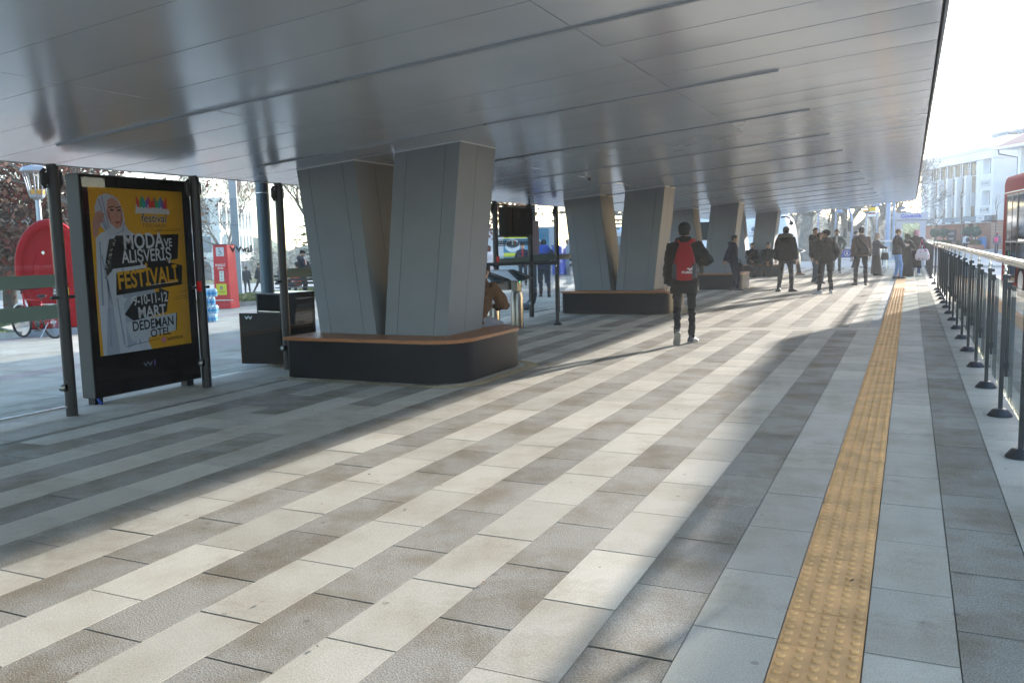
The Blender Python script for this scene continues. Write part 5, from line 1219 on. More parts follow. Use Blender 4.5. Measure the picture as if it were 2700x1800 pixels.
t=thing('house','white house with red tiled roof beside the office building','house',(8.1,92.5,-.15),ang+R(6))
p=MB(); p.box(.3,9,.8,8,0,9.4); p.build('wall',mat('wall_cream',(.68,.68,.66),.85,var=.06),t)
p=MB(); p.hexa([(-.9,-.9,9.6),(10,-.9,9.6),(10,9,9.6),(-.9,9,9.6),(1.8,2.5,11.6),(8,2.5,11.6),(8,6,11.6),(1.8,6,11.6)]); p.build('roof',mat('roof_tile',hexc('#b98f84'),.85,var=.25,vscale=1,stretch=(6,1,1)),t)
p=MB(); p.box(-1.0,10.1,-1.0,9.1,9.4,9.6); p.build('eaves',WHT_,t)
for x in (1.0,3.3,5.6):
    p=MB(); p.box(x-.2,x+.2,.3,.8,6.4,9.39); p.build('pillar',WHT_,t)
    p=MB(); p.box(x+.5,x+1.6,.76,.80,7.0,9.0); w=p.build('window',GLZ,t); p=MB(); p.box(x+1.0,x+1.06,.74,.759,7.0,9.0); p.build('frame',WHT_,w)
p=MB(); p.box(.2,7,.1,.8,6.15,6.4); p.build('balcony',WHT_,t)
p=MB(); p.sm=True; p.tube([(-.6,-.7,9.5),(-.6,-.6,9.0),(.25,.7,8.6),(.25,.75,0)],.08,8); p.build('drainpipe',mat('frame_dark'),t)
t=thing('tower_block','pale plain tower block rising behind the roofs','building',(11.8,142,-.15),R(-15))
p=MB(); p.box(-1.65,1.65,0,8,0,20.0); p.build('wall',mat('tower_pale',(.46,.53,.57),.8,var=.05),t)
p=MB(); p.box(-1.75,1.75,-.1,8.1,20.001,20.3); p.build('parapet',mat('tower_pale'),t)
p=MB()
for k in range(5): p.box(1.66,1.70,1+1.4*k,1.8+1.4*k,2,19)
p.build('window',GLZ,t)
# flower beds, clipped trees, sign, kerb in front of the offices
def loc_(x,y): c,s_=cos(ang),sin(ang); return Vector((org.x+x*c-y*s_,org.y+x*s_+y*c,-.15))
mb=MB(); mb.box(-16,9,-3.2,-.9,.001,.15,Matrix.Translation((org.x,org.y,-.15))@Matrix.Rotation(ang,4,'Z')); tag(mb.build('pavement',mat('kerb')),kind='structure')
GRN=[mat('shrub_green',(.05,.085,.04),.9,var=.3),mat('shrub_olive',(.08,.10,.04),.9,var=.3),mat('shrub_rust',(.13,.07,.05),.9,var=.3)]
def leafball(mb,c,r,n,rs,sz,ms=(0,1)):
    c=Vector(c)
    for k in range(n):
        d=Vector((rs.gauss(0,1),rs.gauss(0,1),rs.gauss(0,1))).normalized(); q=c+Vector((d.x*r[0],d.y*r[1],d.z*r[2]))*rs.uniform(.75,1.04); u=d.orthogonal().normalized(); u=Quaternion(d,rs.uniform(0,6.3))@u; v=d.cross(u); w=sz*rs.uniform(.6,1.3); mb.mi=rs.choice(ms)
        mb.face([mb.bm.verts.new(q-u*w),mb.bm.verts.new(q+v*w*.6+d*w*.4),mb.bm.verts.new(q+u*w),mb.bm.verts.new(q-v*w*.6+d*w*.2)])
rs=random.Random(5)
for i,(x,lb) in enumerate(((-13.5,'ball-clipped tree nearest the guard booth'),(-8.2,'ball-clipped tree left of the dark shop sign'),(-6.2,'ball-clipped tree above the dark shop sign'),(-1.2,'ball-clipped tree before the brick wall left of the red bus'),(.4,'ball-clipped tree half hidden by the red bus'))):
    t=thing('topiary_tree',lb,'topiary',loc_(x,-1.7)+Vector((0,0,.15)),0,'ball-clipped trees in front of the shops')
    p=MB(); p.tube([(0,0,0),(0,0,1.4)],.04,8); p.build('trunk',BARK,t)
    p=MB(); leafball(p,(0,0,1.75),(.5,.5,.5),700,rs,.09); p.build('crown',[mat('topiary_green',hexc('#4f7064'),.9,var=.3),mat('topiary_dark',hexc('#3c5a52'),.9,var=.3)],t)
for x0,x1,lb in ((-9.8,-4.5,'low brick planter of green and rusty shrubs left of the shop door'),(-2.6,1.6,'low brick planter of green shrubs right of the shop door')):
    t=thing('planter',lb,'planter',loc_(0,-1.9)+Vector((0,0,.15)),ang,'brick planters in front of the shops')
    p=MB(); p.box(x0,x1,-.6,.5,0,.45); p.build('brick_box',BRK,t)
    p=MB(); xx=x0+.4
    while xx<x1-.2: leafball(p,(xx,0,.62),(.5,.45,.36),260,rs,.08,(0,1) if int(xx*2)%3 else (2,2)); xx+=.62
    p.build('shrubs',GRN,t)
t=thing('shop_sign','dark shop signboard with white lettering behind the shrubs','sign',loc_(-5.3,-1.3)+Vector((0,0,.15)),ang)
p=MB(); p.box(-.9,.9,-.04,.04,.75,2.05)
p.box(-.06,.06,-.03,.03,0,.75); q=p.build('board',mat('board_dark',hexc('#3b4149'),.6,var=.05),t)
text('lettering','KUAFÖR',.32,SB,q,basis((0,-.045,1.5),(1,0,0),(0,0,1)),bold=.01,align='CENTER'); text('lettering','Güzellik',.30,SB,q,basis((0,-.045,1.0),(1,0,0),(0,0,1)),align='CENTER')
t=thing('blue_container','small blue waste container against the brick shop wall','container',loc_(-.6,-.6)+Vector((0,0,.15)),ang)
p=MB(); p.box(-.6,.6,-.3,.2,.1,.95); p.box(.1,.6,-.3,.2,.951,1.2); p.build('body',mat('container_blue',hexc('#3d7fc0'),.5,var=.1),t,bevel=.05); p=MB(); p.box(-.62,.08,-.32,.22,.951,1.0); p.build('lid',mat('container_blue'),t)
pole('shop_lamp_post','dark post with yellow band in front of the brick shops','post',tuple(loc_(-10.8,-2.2)+Vector((0,0,.15))),2.7,.06,.05,mat('post_blue',hexc('#46586e'),.5,var=.05))
# ------------------------------------------------------------------ buildings beyond the plaza
t=thing('shopping_building','white three-storey shopping building with rows of tall windows','building',(-92,103,gz(-92)),R(0))
a1=Vector((-98.8,108.0)); a2=Vector((-89.5,101.5))
# local frame: corner at origin, east front along +x away, south front along -x
t.location=(-95.5,100.5,gz(-95.5)-.3); t.rotation_euler=(0,0,R(30))
Wc=mat('shop_white',(.70,.70,.68),.8,var=.06); Wg=mat('shop_glass',hexc('#5f7282'),.15,.2,var=.15)
p=MB(); p.box(-18,0,.4,22,0,12.2); p.box(.0,.001,0,.001,0,.001)
p.build('wall',Wc,t)
p=MB(); p.box(-18.3,.6,.1,22.4,12.2,12.8); p.box(-18.2,.5,.2,22.3,3.5,3.9); p.box(-18.2,.3,.25,22.2,7.6,8.1); p.build('cornice',Wc,t)
for z0,z1 in ((4.6,7.0),(8.7,11.2)):
    for k in range(8):
        p=MB(); p.box(.002,.12,1.2+2.6*k,2.4+2.6*k,z0,z1); p.build('window',Wg,t)
        p=MB(); p.box(.0,.5,2.9+2.6*k,3.4+2.6*k,z0-.5,z1+.4); p.build('pilaster',Wc,t)
    for k in range(3):
        p=MB(); p.box(-5.6-5.6*k,-1.4-5.6*k,.28,.398,z0,z1); p.build('window',Wg,t)
for k in range(9):
    p=MB(); p.box(.002,.15,.8+2.35*k,2.6+2.35*k,.2,3.0); p.build('shopfront',mat('shop_dark',hexc('#3d4650'),.25,var=.3),t)
for k in range(3):
    p=MB(); pts=[(-1.8,0),(1.8,0),(1.8,2.0)]+[(1.8*cos(R(a)),2.0+1.3*sin(R(a))) for a in range(15,180,15)]+[(-1.8,2.0)]
    p.prism(pts,.1,basis((-3.4-5.4*k,.39,0.2),(1,0,0),(0,0,1))); p.build('arched_shopfront',mat('shop_dark'),t)
t=thing('porch_building','grey building with columned porch and steps behind the bicycle','building',(-78,50,gz(-78)),R(62))
p=MB(); p.box(-14,14,4,14,0,8); p.build('wall',mat('porch_wall',hexc('#9c9b98'),.8,var=.1),t)
p=MB(); p.box(-14.5,14.5,-.5,14.2,5.2,6.4); p.build('porch_roof',mat('porch_roof_white',hexc('#c2c4c6'),.8,var=.05),t)
p=MB()
for k in range(5): p.box(-15,15,-2.5+.4*k,4,.24*k,.24*k+.239)
p.build('steps',mat('step_stone',hexc('#a7a59f'),.8,var=.1),t)
for k in range(8):
    p=MB(); p.box(-13+3.6*k,-12.2+3.6*k,0,.8,1.2,5.19); p.build('column',mat('porch_roof_white'),t)
    p=MB(); p.box(-11.8+3.6*k,-9.8+3.6*k,3.93,3.999,1.2,4.6); p.build('window',GLZ,t)
# kiosks seen between the first and the second column
def kiosk(label,loc,rz,w,h,fas,group='small kiosks beyond the partition'):
    t=thing('kiosk',label,'kiosk',loc,rz,group)
    p=MB(); p.box(-w/2,w/2,0,3,0,h); p.build('wall',mat('kiosk_white',(.6,.62,.63),.6,var=.06),t)
    p=MB(); p.box(-w/2-.25,w/2+.25,-.5,3.2,h,h+.5); p.build('fascia',fas,t)
    p=MB(); p.box(-w/2+.3,w/2-.3,-.02,-.001,1.0,h-.25); q=p.build('window',Wg,t)
    p=MB()
    for k in range(4): p.box(-w/2+.3+(w-.6)*k/3-.03,-w/2+.3+(w-.6)*k/3+.03,-.04,-.021,1.0,h-.25)
    p.box(-w/2+.2,w/2-.2,-.2,-.0,.92,.98); p.build('frame',mat('kiosk_white'),q)
    return t
kiosk('white kiosk with blue fascia behind the blue-hooded pedestrian',(-22.5,54,gz(-22.5)),R(22),5.5,2.5,mat('fascia_blue',hexc('#3b7fc4'),.5,var=.05))
kiosk('white kiosk with pale fascia behind the second column',(-22.0,64,gz(-22)),R(20),6.5,2.6,mat('fascia_pale',hexc('#a9c3dc'),.5,var=.05))
t=thing('poster_wall','white panel wall with blue and yellow tram posters behind two men','poster wall',(-19.3,43.0,gz(-19.3)),R(24))
p=MB(); p.box(-2.2,2.6,0,.25,0,2.7); p.build('panel',mat('panel_lightgrey',hexc('#b9c2ca'),.6,var=.06),t)
p=MB(); p.box(-1.0,1.5,-.02,-.001,.9,2.6); q=p.build('poster',mat('poster_blue',hexc('#3f86a8'),.5,var=.3,vscale=1.5),t)
p=MB(); p.box(-1.0,.6,-.03,-.0205,2.1,2.45); p.box(-1.0,.4,-.03,-.0205,1.1,1.32); p.build('band',mat('poster_yellow',hexc('#c9cf3e'),.5,var=.05),q)
for x in (-.5,.75):
    p=MB(); p.prism(ov(0,0,.42,.36),.01,basis((x,-.035,1.72),(1,0,0),(0,0,1))); p.build('vehicle_front',mat('poster_grey',hexc('#c7d3da'),.5,var=.1),q)
    p=MB(); p.prism(ov(0,.06,.33,.2),.01,basis((x,-.048,1.72),(1,0,0),(0,0,1))); p.build('vehicle_windscreen',mat('poster_dark',hexc('#22414f'),.4,var=.1),q)
t=thing('blue_bin','tall blue waste bin just right of the farther partition','bin',(-17.2,43.2,gz(-17.2)),R(10))
p=MB(); p.box(-.32,.32,-.3,.3,.06,1.55); p.build('body',mat('bin_blue',hexc('#2848b8'),.4,var=.06),t,bevel=.04); p=MB(); p.box(-.35,.35,-.33,.33,1.56,1.64); p.build('lid',mat('bin_blue'),t,bevel=.03)
# white coach behind the far columns
t=thing('coach','tall white coach with long black mirror behind the farthest columns','coach',(-6.35,50.0,-.02),R(-6))
CW=mat('coach_white',(.72,.75,.80),.25,var=.03,coat=.4)
def csec(x,ins,zt): return [Vector((x,a,b)) for a,b in ((ins,.35),(ins,zt-.3),(ins+.12,zt-.08),(ins+.35,zt),(2.5-ins-.35,zt),(2.5-ins-.12,zt-.08),(2.5-ins,zt-.3),(2.5-ins,.35))]
p=MB(); p.sm=True; p.loft([csec(-9,0,3.0),csec(-.7,0,3.0),csec(-.35,.02,2.95),csec(-.1,.10,2.75),csec(.12,.22,2.2),csec(.25,.30,1.5)]); p.build('body',CW,t,auto=50)
p=MB(); p.box(-8.8,-3.6,-.012,.0,1.55,2.6) ; p.build('window',mat('bus_glass'),t)
p=MB(); p.sm=True; p.tube([(-.2,-.02,2.72),(.1,-.2,2.74),(.32,-.32,2.62),(.40,-.36,2.45)],[.05,.05,.05,.04],8); p.ell((.42,-.36,2.36),(.14,.09,.13),12,8); p.build('mirror',CM,t)
p=MB(); p.box(-2.5,-1.2,-.008,-.001,1.5,2.35); p.build('hatch',CW,t,bevel=.003)
q=MB(); q.prism(ov(0,0,.13,.13,16),.004,basis((-1.75,-.012,2.1),(1,0,0),(0,0,1))); q.build('emblem',mat('emblem_grey'),t)
text('lettering','KONYA',.12,BI,t,basis((-1.75,-.012,1.85),(1,0,0),(0,0,1)),bold=.01,align='CENTER'); text('lettering','BÜYÜKŞEHİR',.14,BI,t,basis((-1.75,-.012,1.68),(1,0,0),(0,0,1)),bold=.02,align='CENTER')
for x in (-1.6,-7):
    p=MB(); p.sm=True; p.cyl((x,-.02,.48),(x,.25,.48),.48,n=24); p.build('wheel',mat('tyre'),t,auto=40)
# ------------------------------------------------------------------ the people
def strap(mb,pts,w=.02,th=.004):
    pts=[Vector(p) for p in pts]; mb.tube(pts,w,8,True,.35)
BKC=(.016,.016,.018)
# 1 the man walking away with the red backpack
wk=person('man in black parka and beanie walking away with a red backpack',(-3.0,12.5,0),-10,1.79,None,lean=.03,pel=(0,-.04),
  feet=[(-.09,-.30,.10,-14,-50),(.10,.06,0,22)],hands=[(-.27,.04,.80),(.17,.30,1.17)],poles=[(-.7,-1,0),(1,-.25,-.5)],curl=(.6,.8),head=(4,-6,0),hair='beanie',
  jcol=(.017,.0165,.0155),tcol=(.012,.012,.014),trouser=.88,shoecol=(.05,.05,.055),sole=(.30,.28,.25),hem=-.20,hood=True,bulk=1.10,voxel=.010,seed=11,kneepole=[(-.05,1,0),(.05,1,0)])
T=wk['T']; rt=wk['root']
bp=thing('backpack','red drawstring-shaped backpack with white lettering on the walking man','backpack',rt.location[:],wk['rz'])
RD=mat('backpack_red',hexc('#920d15'),.75,var=.12,vscale=8,bump=.5,bscale=18); GYB=mat('backpack_grey',hexc('#3a3b40'),.7,var=.1)
mb=MB(); mb.sm=True
def bring(z,w,d,yb,n=20): return [T(0,yb,0)+Vector((0,0,0)) if False else T(w*abs(cos(2*PI*k/n))**.7*(1 if cos(2*PI*k/n)>=0 else -1)+.02,yb-d*abs(sin(2*PI*k/n))**.8*(1 if sin(2*PI*k/n)>=0 else -1),z) for k in range(n)]
mb.loft([bring(-.015,.06,.04,-.24),bring(.0,.12,.07,-.24),bring(.06,.155,.09,-.245),bring(.18,.16,.095,-.245),bring(.30,.135,.08,-.235),bring(.42,.105,.06,-.215),bring(.50,.07,.04,-.19),bring(.525,.03,.02,-.18)])
me_b=mb
me_b.build('bag',RD,bp)
for sx in (-1,1):
    mb=MB(); mb.sm=True; mb.loft([[T(sx*(.125+.045*cos(2*PI*k/10))+.02,-.245+.085*sin(2*PI*k/10)*1.0,z) for k in range(10)] for z in (.02,.08,.19,.22)]); mb.build('side_pocket',GYB,bp)
mb=MB(); strap(mb,[T(.05,-.20,.49),T(.12,-.13,.545),T(.15,-.02,.555),T(.14,.10,.50)],.028); strap(mb,[T(-.02,-.20,.49),T(-.09,-.13,.545),T(-.13,-.02,.555),T(-.12,.10,.50)],.02); mb.build('strap',RD,bp)
ex=(T(1,0,0)-T(0,0,0)).normalized(); ez=(T(0,0,1)-T(0,0,0)).normalized()
WP=mat('print_white_bag',(.62,.62,.62),.6,var=0)
text('lettering','PUMA',.045,WP,bp,basis(T(-.015,-.3455,.085),ex,ez),bold=.03,ext=.004,sx=1.25)
mb=MB(); mb.prism([(a*.75,b*.75) for a,b in [(-.05,.02),(-.02,.035),(.02,.025),(.045,.035),(.075,.062),(.08,.055),(.062,.03),(.058,.012),(.07,-.012),(.06,-.018),(.04,.002),(.02,-.006),(.024,-.03),(.014,-.03),(.002,-.002),(-.02,.012)]],.008,basis(T(.085,-.338,.135),ex,ez)); mb.build('emblem',WP,bp)
# 2.. the people farther along the platform
nav=person('grey-haired man in navy tracksuit standing with hands behind his back by the third bench',(-4.78,26.05,0),62,1.66,feet=[(-.10,0,0,-10),(.10,.10,0,12)],hands=[(-.06,-.24,.88),(.04,-.25,.86)],poles=[(-1,-.6,0),(1,-.6,0)],head=(10,0,0),haircol=(.05,.05,.05),skin=(.36,.21,.14),jcol=(.012,.016,.034),tcol=(.014,.018,.036),hem=-.06,hood=True,bulk=1.04,seed=12)
bg=thing('bag','small black bag standing on the end of the third bench','bag',(-4.88,27.35,.487),R(20))
mb=MB(); mb.sm=True; mb.ell((0,0,.16),(.19,.11,.16),16,10); mb.tube([(-.1,0,.3),(-.06,0,.40),(.06,0,.40),(.1,0,.3)],.014,8); mb.build('bag_body',mat('bag_black',BKC,.6,var=.2),bg)
fur=person('tall man in black puffer jacket with grey fur hood seen from behind',(-3.2,25.4,0),5,1.86,feet=[(-.19,.02,0,-28),(.17,.0,0,38)],hands=[(-.30,.02,.84),(.30,.03,.84)],poles=[(-1,-.5,.1),(.9,-.8,0)],head=(8,0,0),hair='short',haircol=(.02,.016,.013),jcol=(.016,.016,.016),tcol=(.030,.030,.032),hem=-.10,quilt=.009,bulk=1.12,seed=13)
T=fur['T']; mb=MB(); mb.sm=True
mb.tube([T(.15*cos(a),-.04+.10*sin(a),.555-.02*sin(a)) for a in [R(160+220*k/12) for k in range(13)]],[.04]+[.058]*11+[.04],10)
for v in mb.bm.verts: v.co+=Vector((noise.noise(v.co*40),noise.noise(v.co*40+Vector((5,0,0))),noise.noise(v.co*40+Vector((0,5,0)))))*.022
mb.build('fur_trim',mat('fur_grey',hexc('#5a544d'),.95,var=.5,vscale=60,bump=1,bscale=200),fur['root'])
sitf=[(-.11,.43,0,-6),(.11,.45,0,6)]
s1=person('bearded man in black tracksuit sitting on the farthest bench, left of his companion',(-5.85,35.95,0),172,1.74,lean=.18,pelz=.57,feet=[(-.12,.42,0,-6),(-.06,.50,.22,-20,-18)],hands=[(-.08,.38,.62),(.06,.42,.66)],poles=[(-1,-.2,-.3),(1,-.2,-.3)],seat=True,kneepole=[(-.2,.3,1),(.6,.3,1)],beard=(.03,.025,.02),jcol=(.014,.014,.016),tcol=(.016,.016,.02),hem=-.05,seed=14,head=(-6,4,0))
s2=person('young man in glasses and black jacket sitting on the farthest bench, right of his companion',(-5.2,35.95,0),176,1.76,lean=.22,pelz=.57,feet=sitf,hands=[(-.05,.40,.60),(.06,.42,.60)],poles=[(-1,-.2,-.3),(1,-.2,-.3)],seat=True,kneepole=[(-.15,.3,1),(.15,.3,1)],jcol=(.016,.018,.018),tcol=(.014,.014,.016),hem=-.05,seed=15,head=(4,8,0))
mb=MB(); hM=s2['hM']
for sx in (-1,1):
    pts=[hM@Vector((sx*.031+.022*cos(2*PI*k/10),.098,.004+.016*sin(2*PI*k/10))) for k in range(11)]; mb.tube(pts,.0025,5,False)
    mb.tube([hM@Vector((sx*.053,.096,.006)),hM@Vector((sx*.078,.0,.006))],.002,5)
mb.build('glasses',CM,s2['root'])
s3=person('dark-haired man in black sitting on the right end of the farthest bench, tan boots showing',(-4.62,37.15,0),82,1.78,lean=.1,pelz=.57,feet=[(-.11,.44,0,-6),(.11,.52,0,10)],hands=[(-.1,.36,.66),(.1,.36,.66)],poles=[(-1,-.2,-.3),(1,-.2,-.3)],seat=True,kneepole=[(-.1,.3,1),(.1,.3,1)],jcol=(.018,.018,.02),tcol=(.02,.02,.022),shoecol=hexc('#8a6038'),sole=hexc('#5a4028'),hem=-.05,seed=16)
person('young man in black jacket raising a hand to his face, beside the hooded youth',(-2.98,31.1,0),118,1.86,feet=[(-.12,0,0,-12),(.1,.06,0,10)],hands=[(-.26,.05,.86),(.20,.20,1.52)],poles=[(-1,-.6,0),(.9,.2,-1)],head=(35,-4,0),jcol=(.017,.017,.019),tcol=hexc('#3c4a5c'),hem=-.1,hood=True,bulk=1.05,seed=17)
person('youth with black hood up, half hidden behind the man in the padded jacket',(-2.72,30.0,0),150,1.68,feet=[(-.1,0,0,-8),(.1,.03,0,10)],hands=[(-.27,.06,.82),(.27,.08,.84)],hair='hood',head=(-12,6,0),jcol=(.015,.015,.016),tcol=hexc('#34414f'),hem=-.13,bulk=1.1,seed=18)
person('young man in black padded jacket and white trainers turning his head left',(-2.05,24.6,0),-22,1.73,feet=[(-.17,0,0,-32),(.16,.03,0,12)],hands=[(-.22,.14,.90),(.24,.12,.90)],poles=[(-1,-.6,0),(1,-.6,0)],head=(-58,2,0),hair='beanie',hatcol=(.018,.017,.016),jcol=(.015,.015,.016),tcol=(.018,.018,.02),trouser=1.05,shoecol=(.42,.42,.42),sole=(.6,.6,.6),hem=-.06,quilt=.008,bulk=1.15,hood=True,seed=19)
gm=person('bearded man in grey-green jacket over white T-shirt facing the camera',(-2.82,38.75,0),176,1.86,feet=[(-.13,0,0,-10),(.12,.04,0,12)],hands=[(-.25,.10,.98),(.25,.08,.98)],poles=[(-1,-.6,0),(1,-.6,0)],head=(-4,2,0),beard=(.04,.03,.022),skin=(.40,.24,.16),jcol=hexc('#4d5654'),tcol=hexc('#4a5150'),shoecol=(.2,.2,.2),hem=-.12,tee=(.55,.55,.56),bulk=1.04,seed=20)
wr=person('worker in navy and blue uniform with reflective stripes and beanie behind the blue placard',(-2.45,45.4,0),70,1.82,feet=[(-.1,-.06,0,-8),(.12,.14,0,8)],hands=[(-.15,.24,1.02),(.12,.26,1.06)],poles=[(-1,-.4,0),(1,-.4,0)],hair='beanie',hatcol=(.03,.035,.045),jcol=hexc('#27345f'),tcol=hexc('#20242e'),hem=-.08,bulk=1.06,seed=21)
mb=MB(); T=wr['T']; mb.sm=True
for z in (.2,.36): mb.loft([[T(.205*cos(2*PI*k/20),.148*sin(2*PI*k/20),zz) for k in range(20)] for zz in (z,z+.03)],False)
mb.build('reflective_stripe',mat('stripe_silver',(.55,.55,.52),.35,var=0),wr['root'])
br=person('man in brown-grey jacket seen from behind with a black bag across his back',(-1.38,28.95,0),-8,1.82,feet=[(-.16,0,0,-24),(.15,.0,0,10)],hands=[(-.25,.10,.86),(.26,.10,.86)],poles=[(-1,-.5,0),(1,-.6,0)],head=(10,2,0),hair='beanie',hatcol=(.022,.022,.02),jcol=hexc('#5a4f49'),tcol=(.026,.026,.027),shoecol=hexc('#4a3a2c'),hem=-.06,bulk=1.10,seed=22)
T=br['T']; bb_=thing('shoulder_bag','flat black bag slung low across the back of the man in brown-grey','bag',br['root'].location[:],br['rz'])
mb=MB(); mb.sm=True; mb.loft([[T(.04+w*cos(2*PI*k/16),-.19-.05*sin(2*PI*k/16),z) for k in range(16)] for z,w in ((.0,.13),(.03,.17),(.14,.17),(.2,.14))]); mb.build('bag_body',mat('bag_black'),bb_)
mb=MB(); strap(mb,[T(.18,-.14,.15),T(.02,-.165,.33),T(-.14,-.10,.52),T(-.15,.06,.53)],.018); strap(mb,[T(-.08,-.18,.16),T(-.17,-.13,.34),T(-.16,-.06,.53)],.018); mb.build('strap',mat('bag_black'),bb_)
def check_mat():
    m=mat('coat_plaid',hexc('#3f4450'),.9,var=.1); nt=m.node_tree; N=nt.nodes; L=nt.links; b=N['Principled BSDF']; src=b.inputs['Base Color'].links[0].from_socket; tc=N.new('ShaderNodeTexCoord'); k=N.new('ShaderNodeTexChecker'); k.inputs['Scale'].default_value=26; L.new(tc.outputs['Object'],k.inputs[0]); x=N.new('ShaderNodeMix'); x.data_type='RGBA'; x.blend_type='MULTIPLY'; x.inputs[7].default_value=(.6,.62,.68,1); L.new(k.outputs['Fac'],x.inputs[0]); L.new(src,x.inputs[6]); L.new(x.outputs[2],b.inputs['Base Color']); return m
lc=person('woman in long grey checked coat and patterned headscarf looking at her hands',(-1.2,36.3,0),72,1.64,feet=[(-.08,0,0,-6),(.08,.06,0,8)],hands=[(-.06,.34,1.06),(.10,.36,1.06)],poles=[(-1,-.2,-.6),(1,-.2,-.6)],head=(8,14,0),hair='scarf',hatcol=hexc('#a08a7c'),jcol=hexc('#3f4450'),hem=-.55,jattr=check_mat(),skirt=(.06,(.02,.018,.02),.27),bulk=1.06,seed=23)
hb_=thing('handbag','small black handbag hanging from the arm of the woman in the checked coat','bag',(-.88,36.15,.60),R(20))
mb=MB(); mb.sm=True; mb.loft([[Vector((a,b,z)) for a,b in rrect(-w,w,-.06,.06,(.05,.05,.05,.05),4)] for z,w in ((0,.13),(.05,.15),(.25,.13),(.28,.10))]); mb.tube([(-.08,0,.27),(-.05,0,.42),(.05,0,.42),(.08,0,.27)],.01,8); mb.build('bag_body',mat('bag_black'),hb_)
je=person('man in black padded jacket and light blue jeans looking down at his phone',(-.42,33.3,0),66,1.76,feet=[(-.10,0,0,-8),(.10,.10,0,8)],hands=[(-.05,.27,1.16),(.08,.29,1.16)],poles=[(-.9,-.3,-.7),(.9,-.3,-.7)],curl=(.9,.9),head=(4,24,0),haircol=hexc('#5a3a24'),skin=(.46,.28,.2),beard=(.16,.09,.05),jcol=(.02,.022,.028),tcol=hexc('#6f93c4'),hem=-.08,quilt=.006,bulk=1.08,seed=24)
phone('black phone held by the man in light blue jeans',je,1,(0,0,.03))
cl=person('woman wrapped in a long black chador beside the man in light blue jeans',(-.12,35.1,0),50,1.60,feet=[(-.08,0,0,-6),(.08,.05,0,8)],hands=[(-.1,.26,1.0),(.1,.26,1.0)],poles=[(-1,0,-.5),(1,0,-.5)],head=(6,14,0),hair='scarf',hatcol=(.014,.014,.016),jcol=(.013,.013,.015),hem=-.45,skirt=(.05,(.013,.013,.015),.33),bulk=1.22,seed=25)
tl=person('woman in black coat and pink patterned headscarf seen from behind with a tote bag',(.2,35.95,0),20,1.74,feet=[(-.1,0,0,-8),(.1,.05,0,14)],hands=[(-.25,.05,.84),(.26,.10,.90)],poles=[(-1,-.5,0),(1,-.4,0)],head=(40,4,0),hair='scarf',hatcol=hexc('#c08a94'),jcol=(.014,.014,.016),tcol=hexc('#2b4572'),shoecol=(.45,.42,.42),sole=(.6,.58,.56),hem=-.62,bulk=1.12,seed=26)
tb=thing('tote_bag','white tote bag with pink flowers on the shoulder of the woman in the black coat','bag',(.42,35.68,.58),R(-10))
def flower():
    m=mat('tote_cloth',hexc('#e6d6dc'),.85,var=.05); nt=m.node_tree; N=nt.nodes; L=nt.links; b=N['Principled BSDF']; src=b.inputs['Base Color'].links[0].from_socket; tc=N.new('ShaderNodeTexCoord'); v=N.new('ShaderNodeTexVoronoi'); v.inputs['Scale'].default_value=9; L.new(tc.outputs['Object'],v.inputs['Vector']); r=N.new('ShaderNodeMapRange'); r.inputs[1].default_value=.28; r.inputs[2].default_value=.34; r.inputs[3].default_value=.85; r.inputs[4].default_value=0; L.new(v.outputs['Distance'],r.inputs[0]); x=N.new('ShaderNodeMix'); x.data_type='RGBA'; x.inputs[7].default_value=(*hexc('#c2607e'),1); L.new(r.outputs[0],x.inputs[0]); L.new(src,x.inputs[6]); L.new(x.outputs[2],b.inputs['Base Color']); return m
mb=MB(); mb.sm=True; mb.loft([[Vector((a,b,z)) for a,b in rrect(-w,w,-d,d,(min(w,d)*.8,)*4,4)] for z,w,d in ((0,.17,.03),(.04,.24,.09),(.18,.25,.10),(.34,.20,.07),(.42,.15,.04))]); folds_me=mb.build('bag_body',flower(),tb)
mb=MB(); mb.tube([(-.10,-.03,.41),(-.05,-.04,.70),(-.03,.0,.80)],.012,6,True,.4); mb.tube([(.08,-.03,.41),(-.0,-.04,.72),(-.03,.0,.80)],.012,6,True,.4); mb.build('strap',mat('strap_pink',hexc('#c46a86'),.8,var=.1),tb)
# seated man half hidden behind the first column
person('man in brown jacket and light grey trousers hunched on the nearest bench behind the column',(-5.02,9.58,0),4,1.74,lean=.55,pelz=.575,feet=[(-.13,.46,0,-8),(.14,.50,0,10)],hands=[(-.08,.48,.70),(.08,.50,.72)],poles=[(-1,-.2,-.5),(1,-.2,-.5)],seat=True,kneepole=[(-.2,.3,1),(.2,.3,1)],jcol=hexc('#6b4f3a'),tcol=hexc('#8b8a92'),hem=-.05,bulk=1.08,hair='short',seed=27,head=(0,20,0),voxel=.011)
# beyond the partition
ph=person('bearded man in black puffer jacket with orange lanyard reading his phone by the park bench',(-19.75,24.75,gz(-19.75)),72,1.76,feet=[(-.1,0,0,-8),(.1,.08,0,8)],hands=[(-.05,.36,1.12),(.09,.37,1.12)],poles=[(-.9,-.3,-.7),(.9,-.3,-.7)],curl=(.9,.9),head=(4,22,0),hair='beanie',beard=(.03,.022,.018),jcol=(.014,.017,.026),tcol=(.014,.014,.016),hem=-.10,quilt=.008,bulk=1.12,hood=True,seed=28,tee=(.5,.55,.6))
T=ph['T']; mb=MB(); strap(mb,[T(-.06,.13,.52),T(-.035,.165,.3),T(.0,.17,.02)],.011); strap(mb,[T(.06,.13,.52),T(.04,.165,.3),T(.0,.17,.02)],.011); mb.build('lanyard',mat('lanyard_orange',hexc('#e2703a'),.6,var=0),ph['root'])
phone('dark phone held by the bearded man with the orange lanyard',ph,1,(0,0,.03))
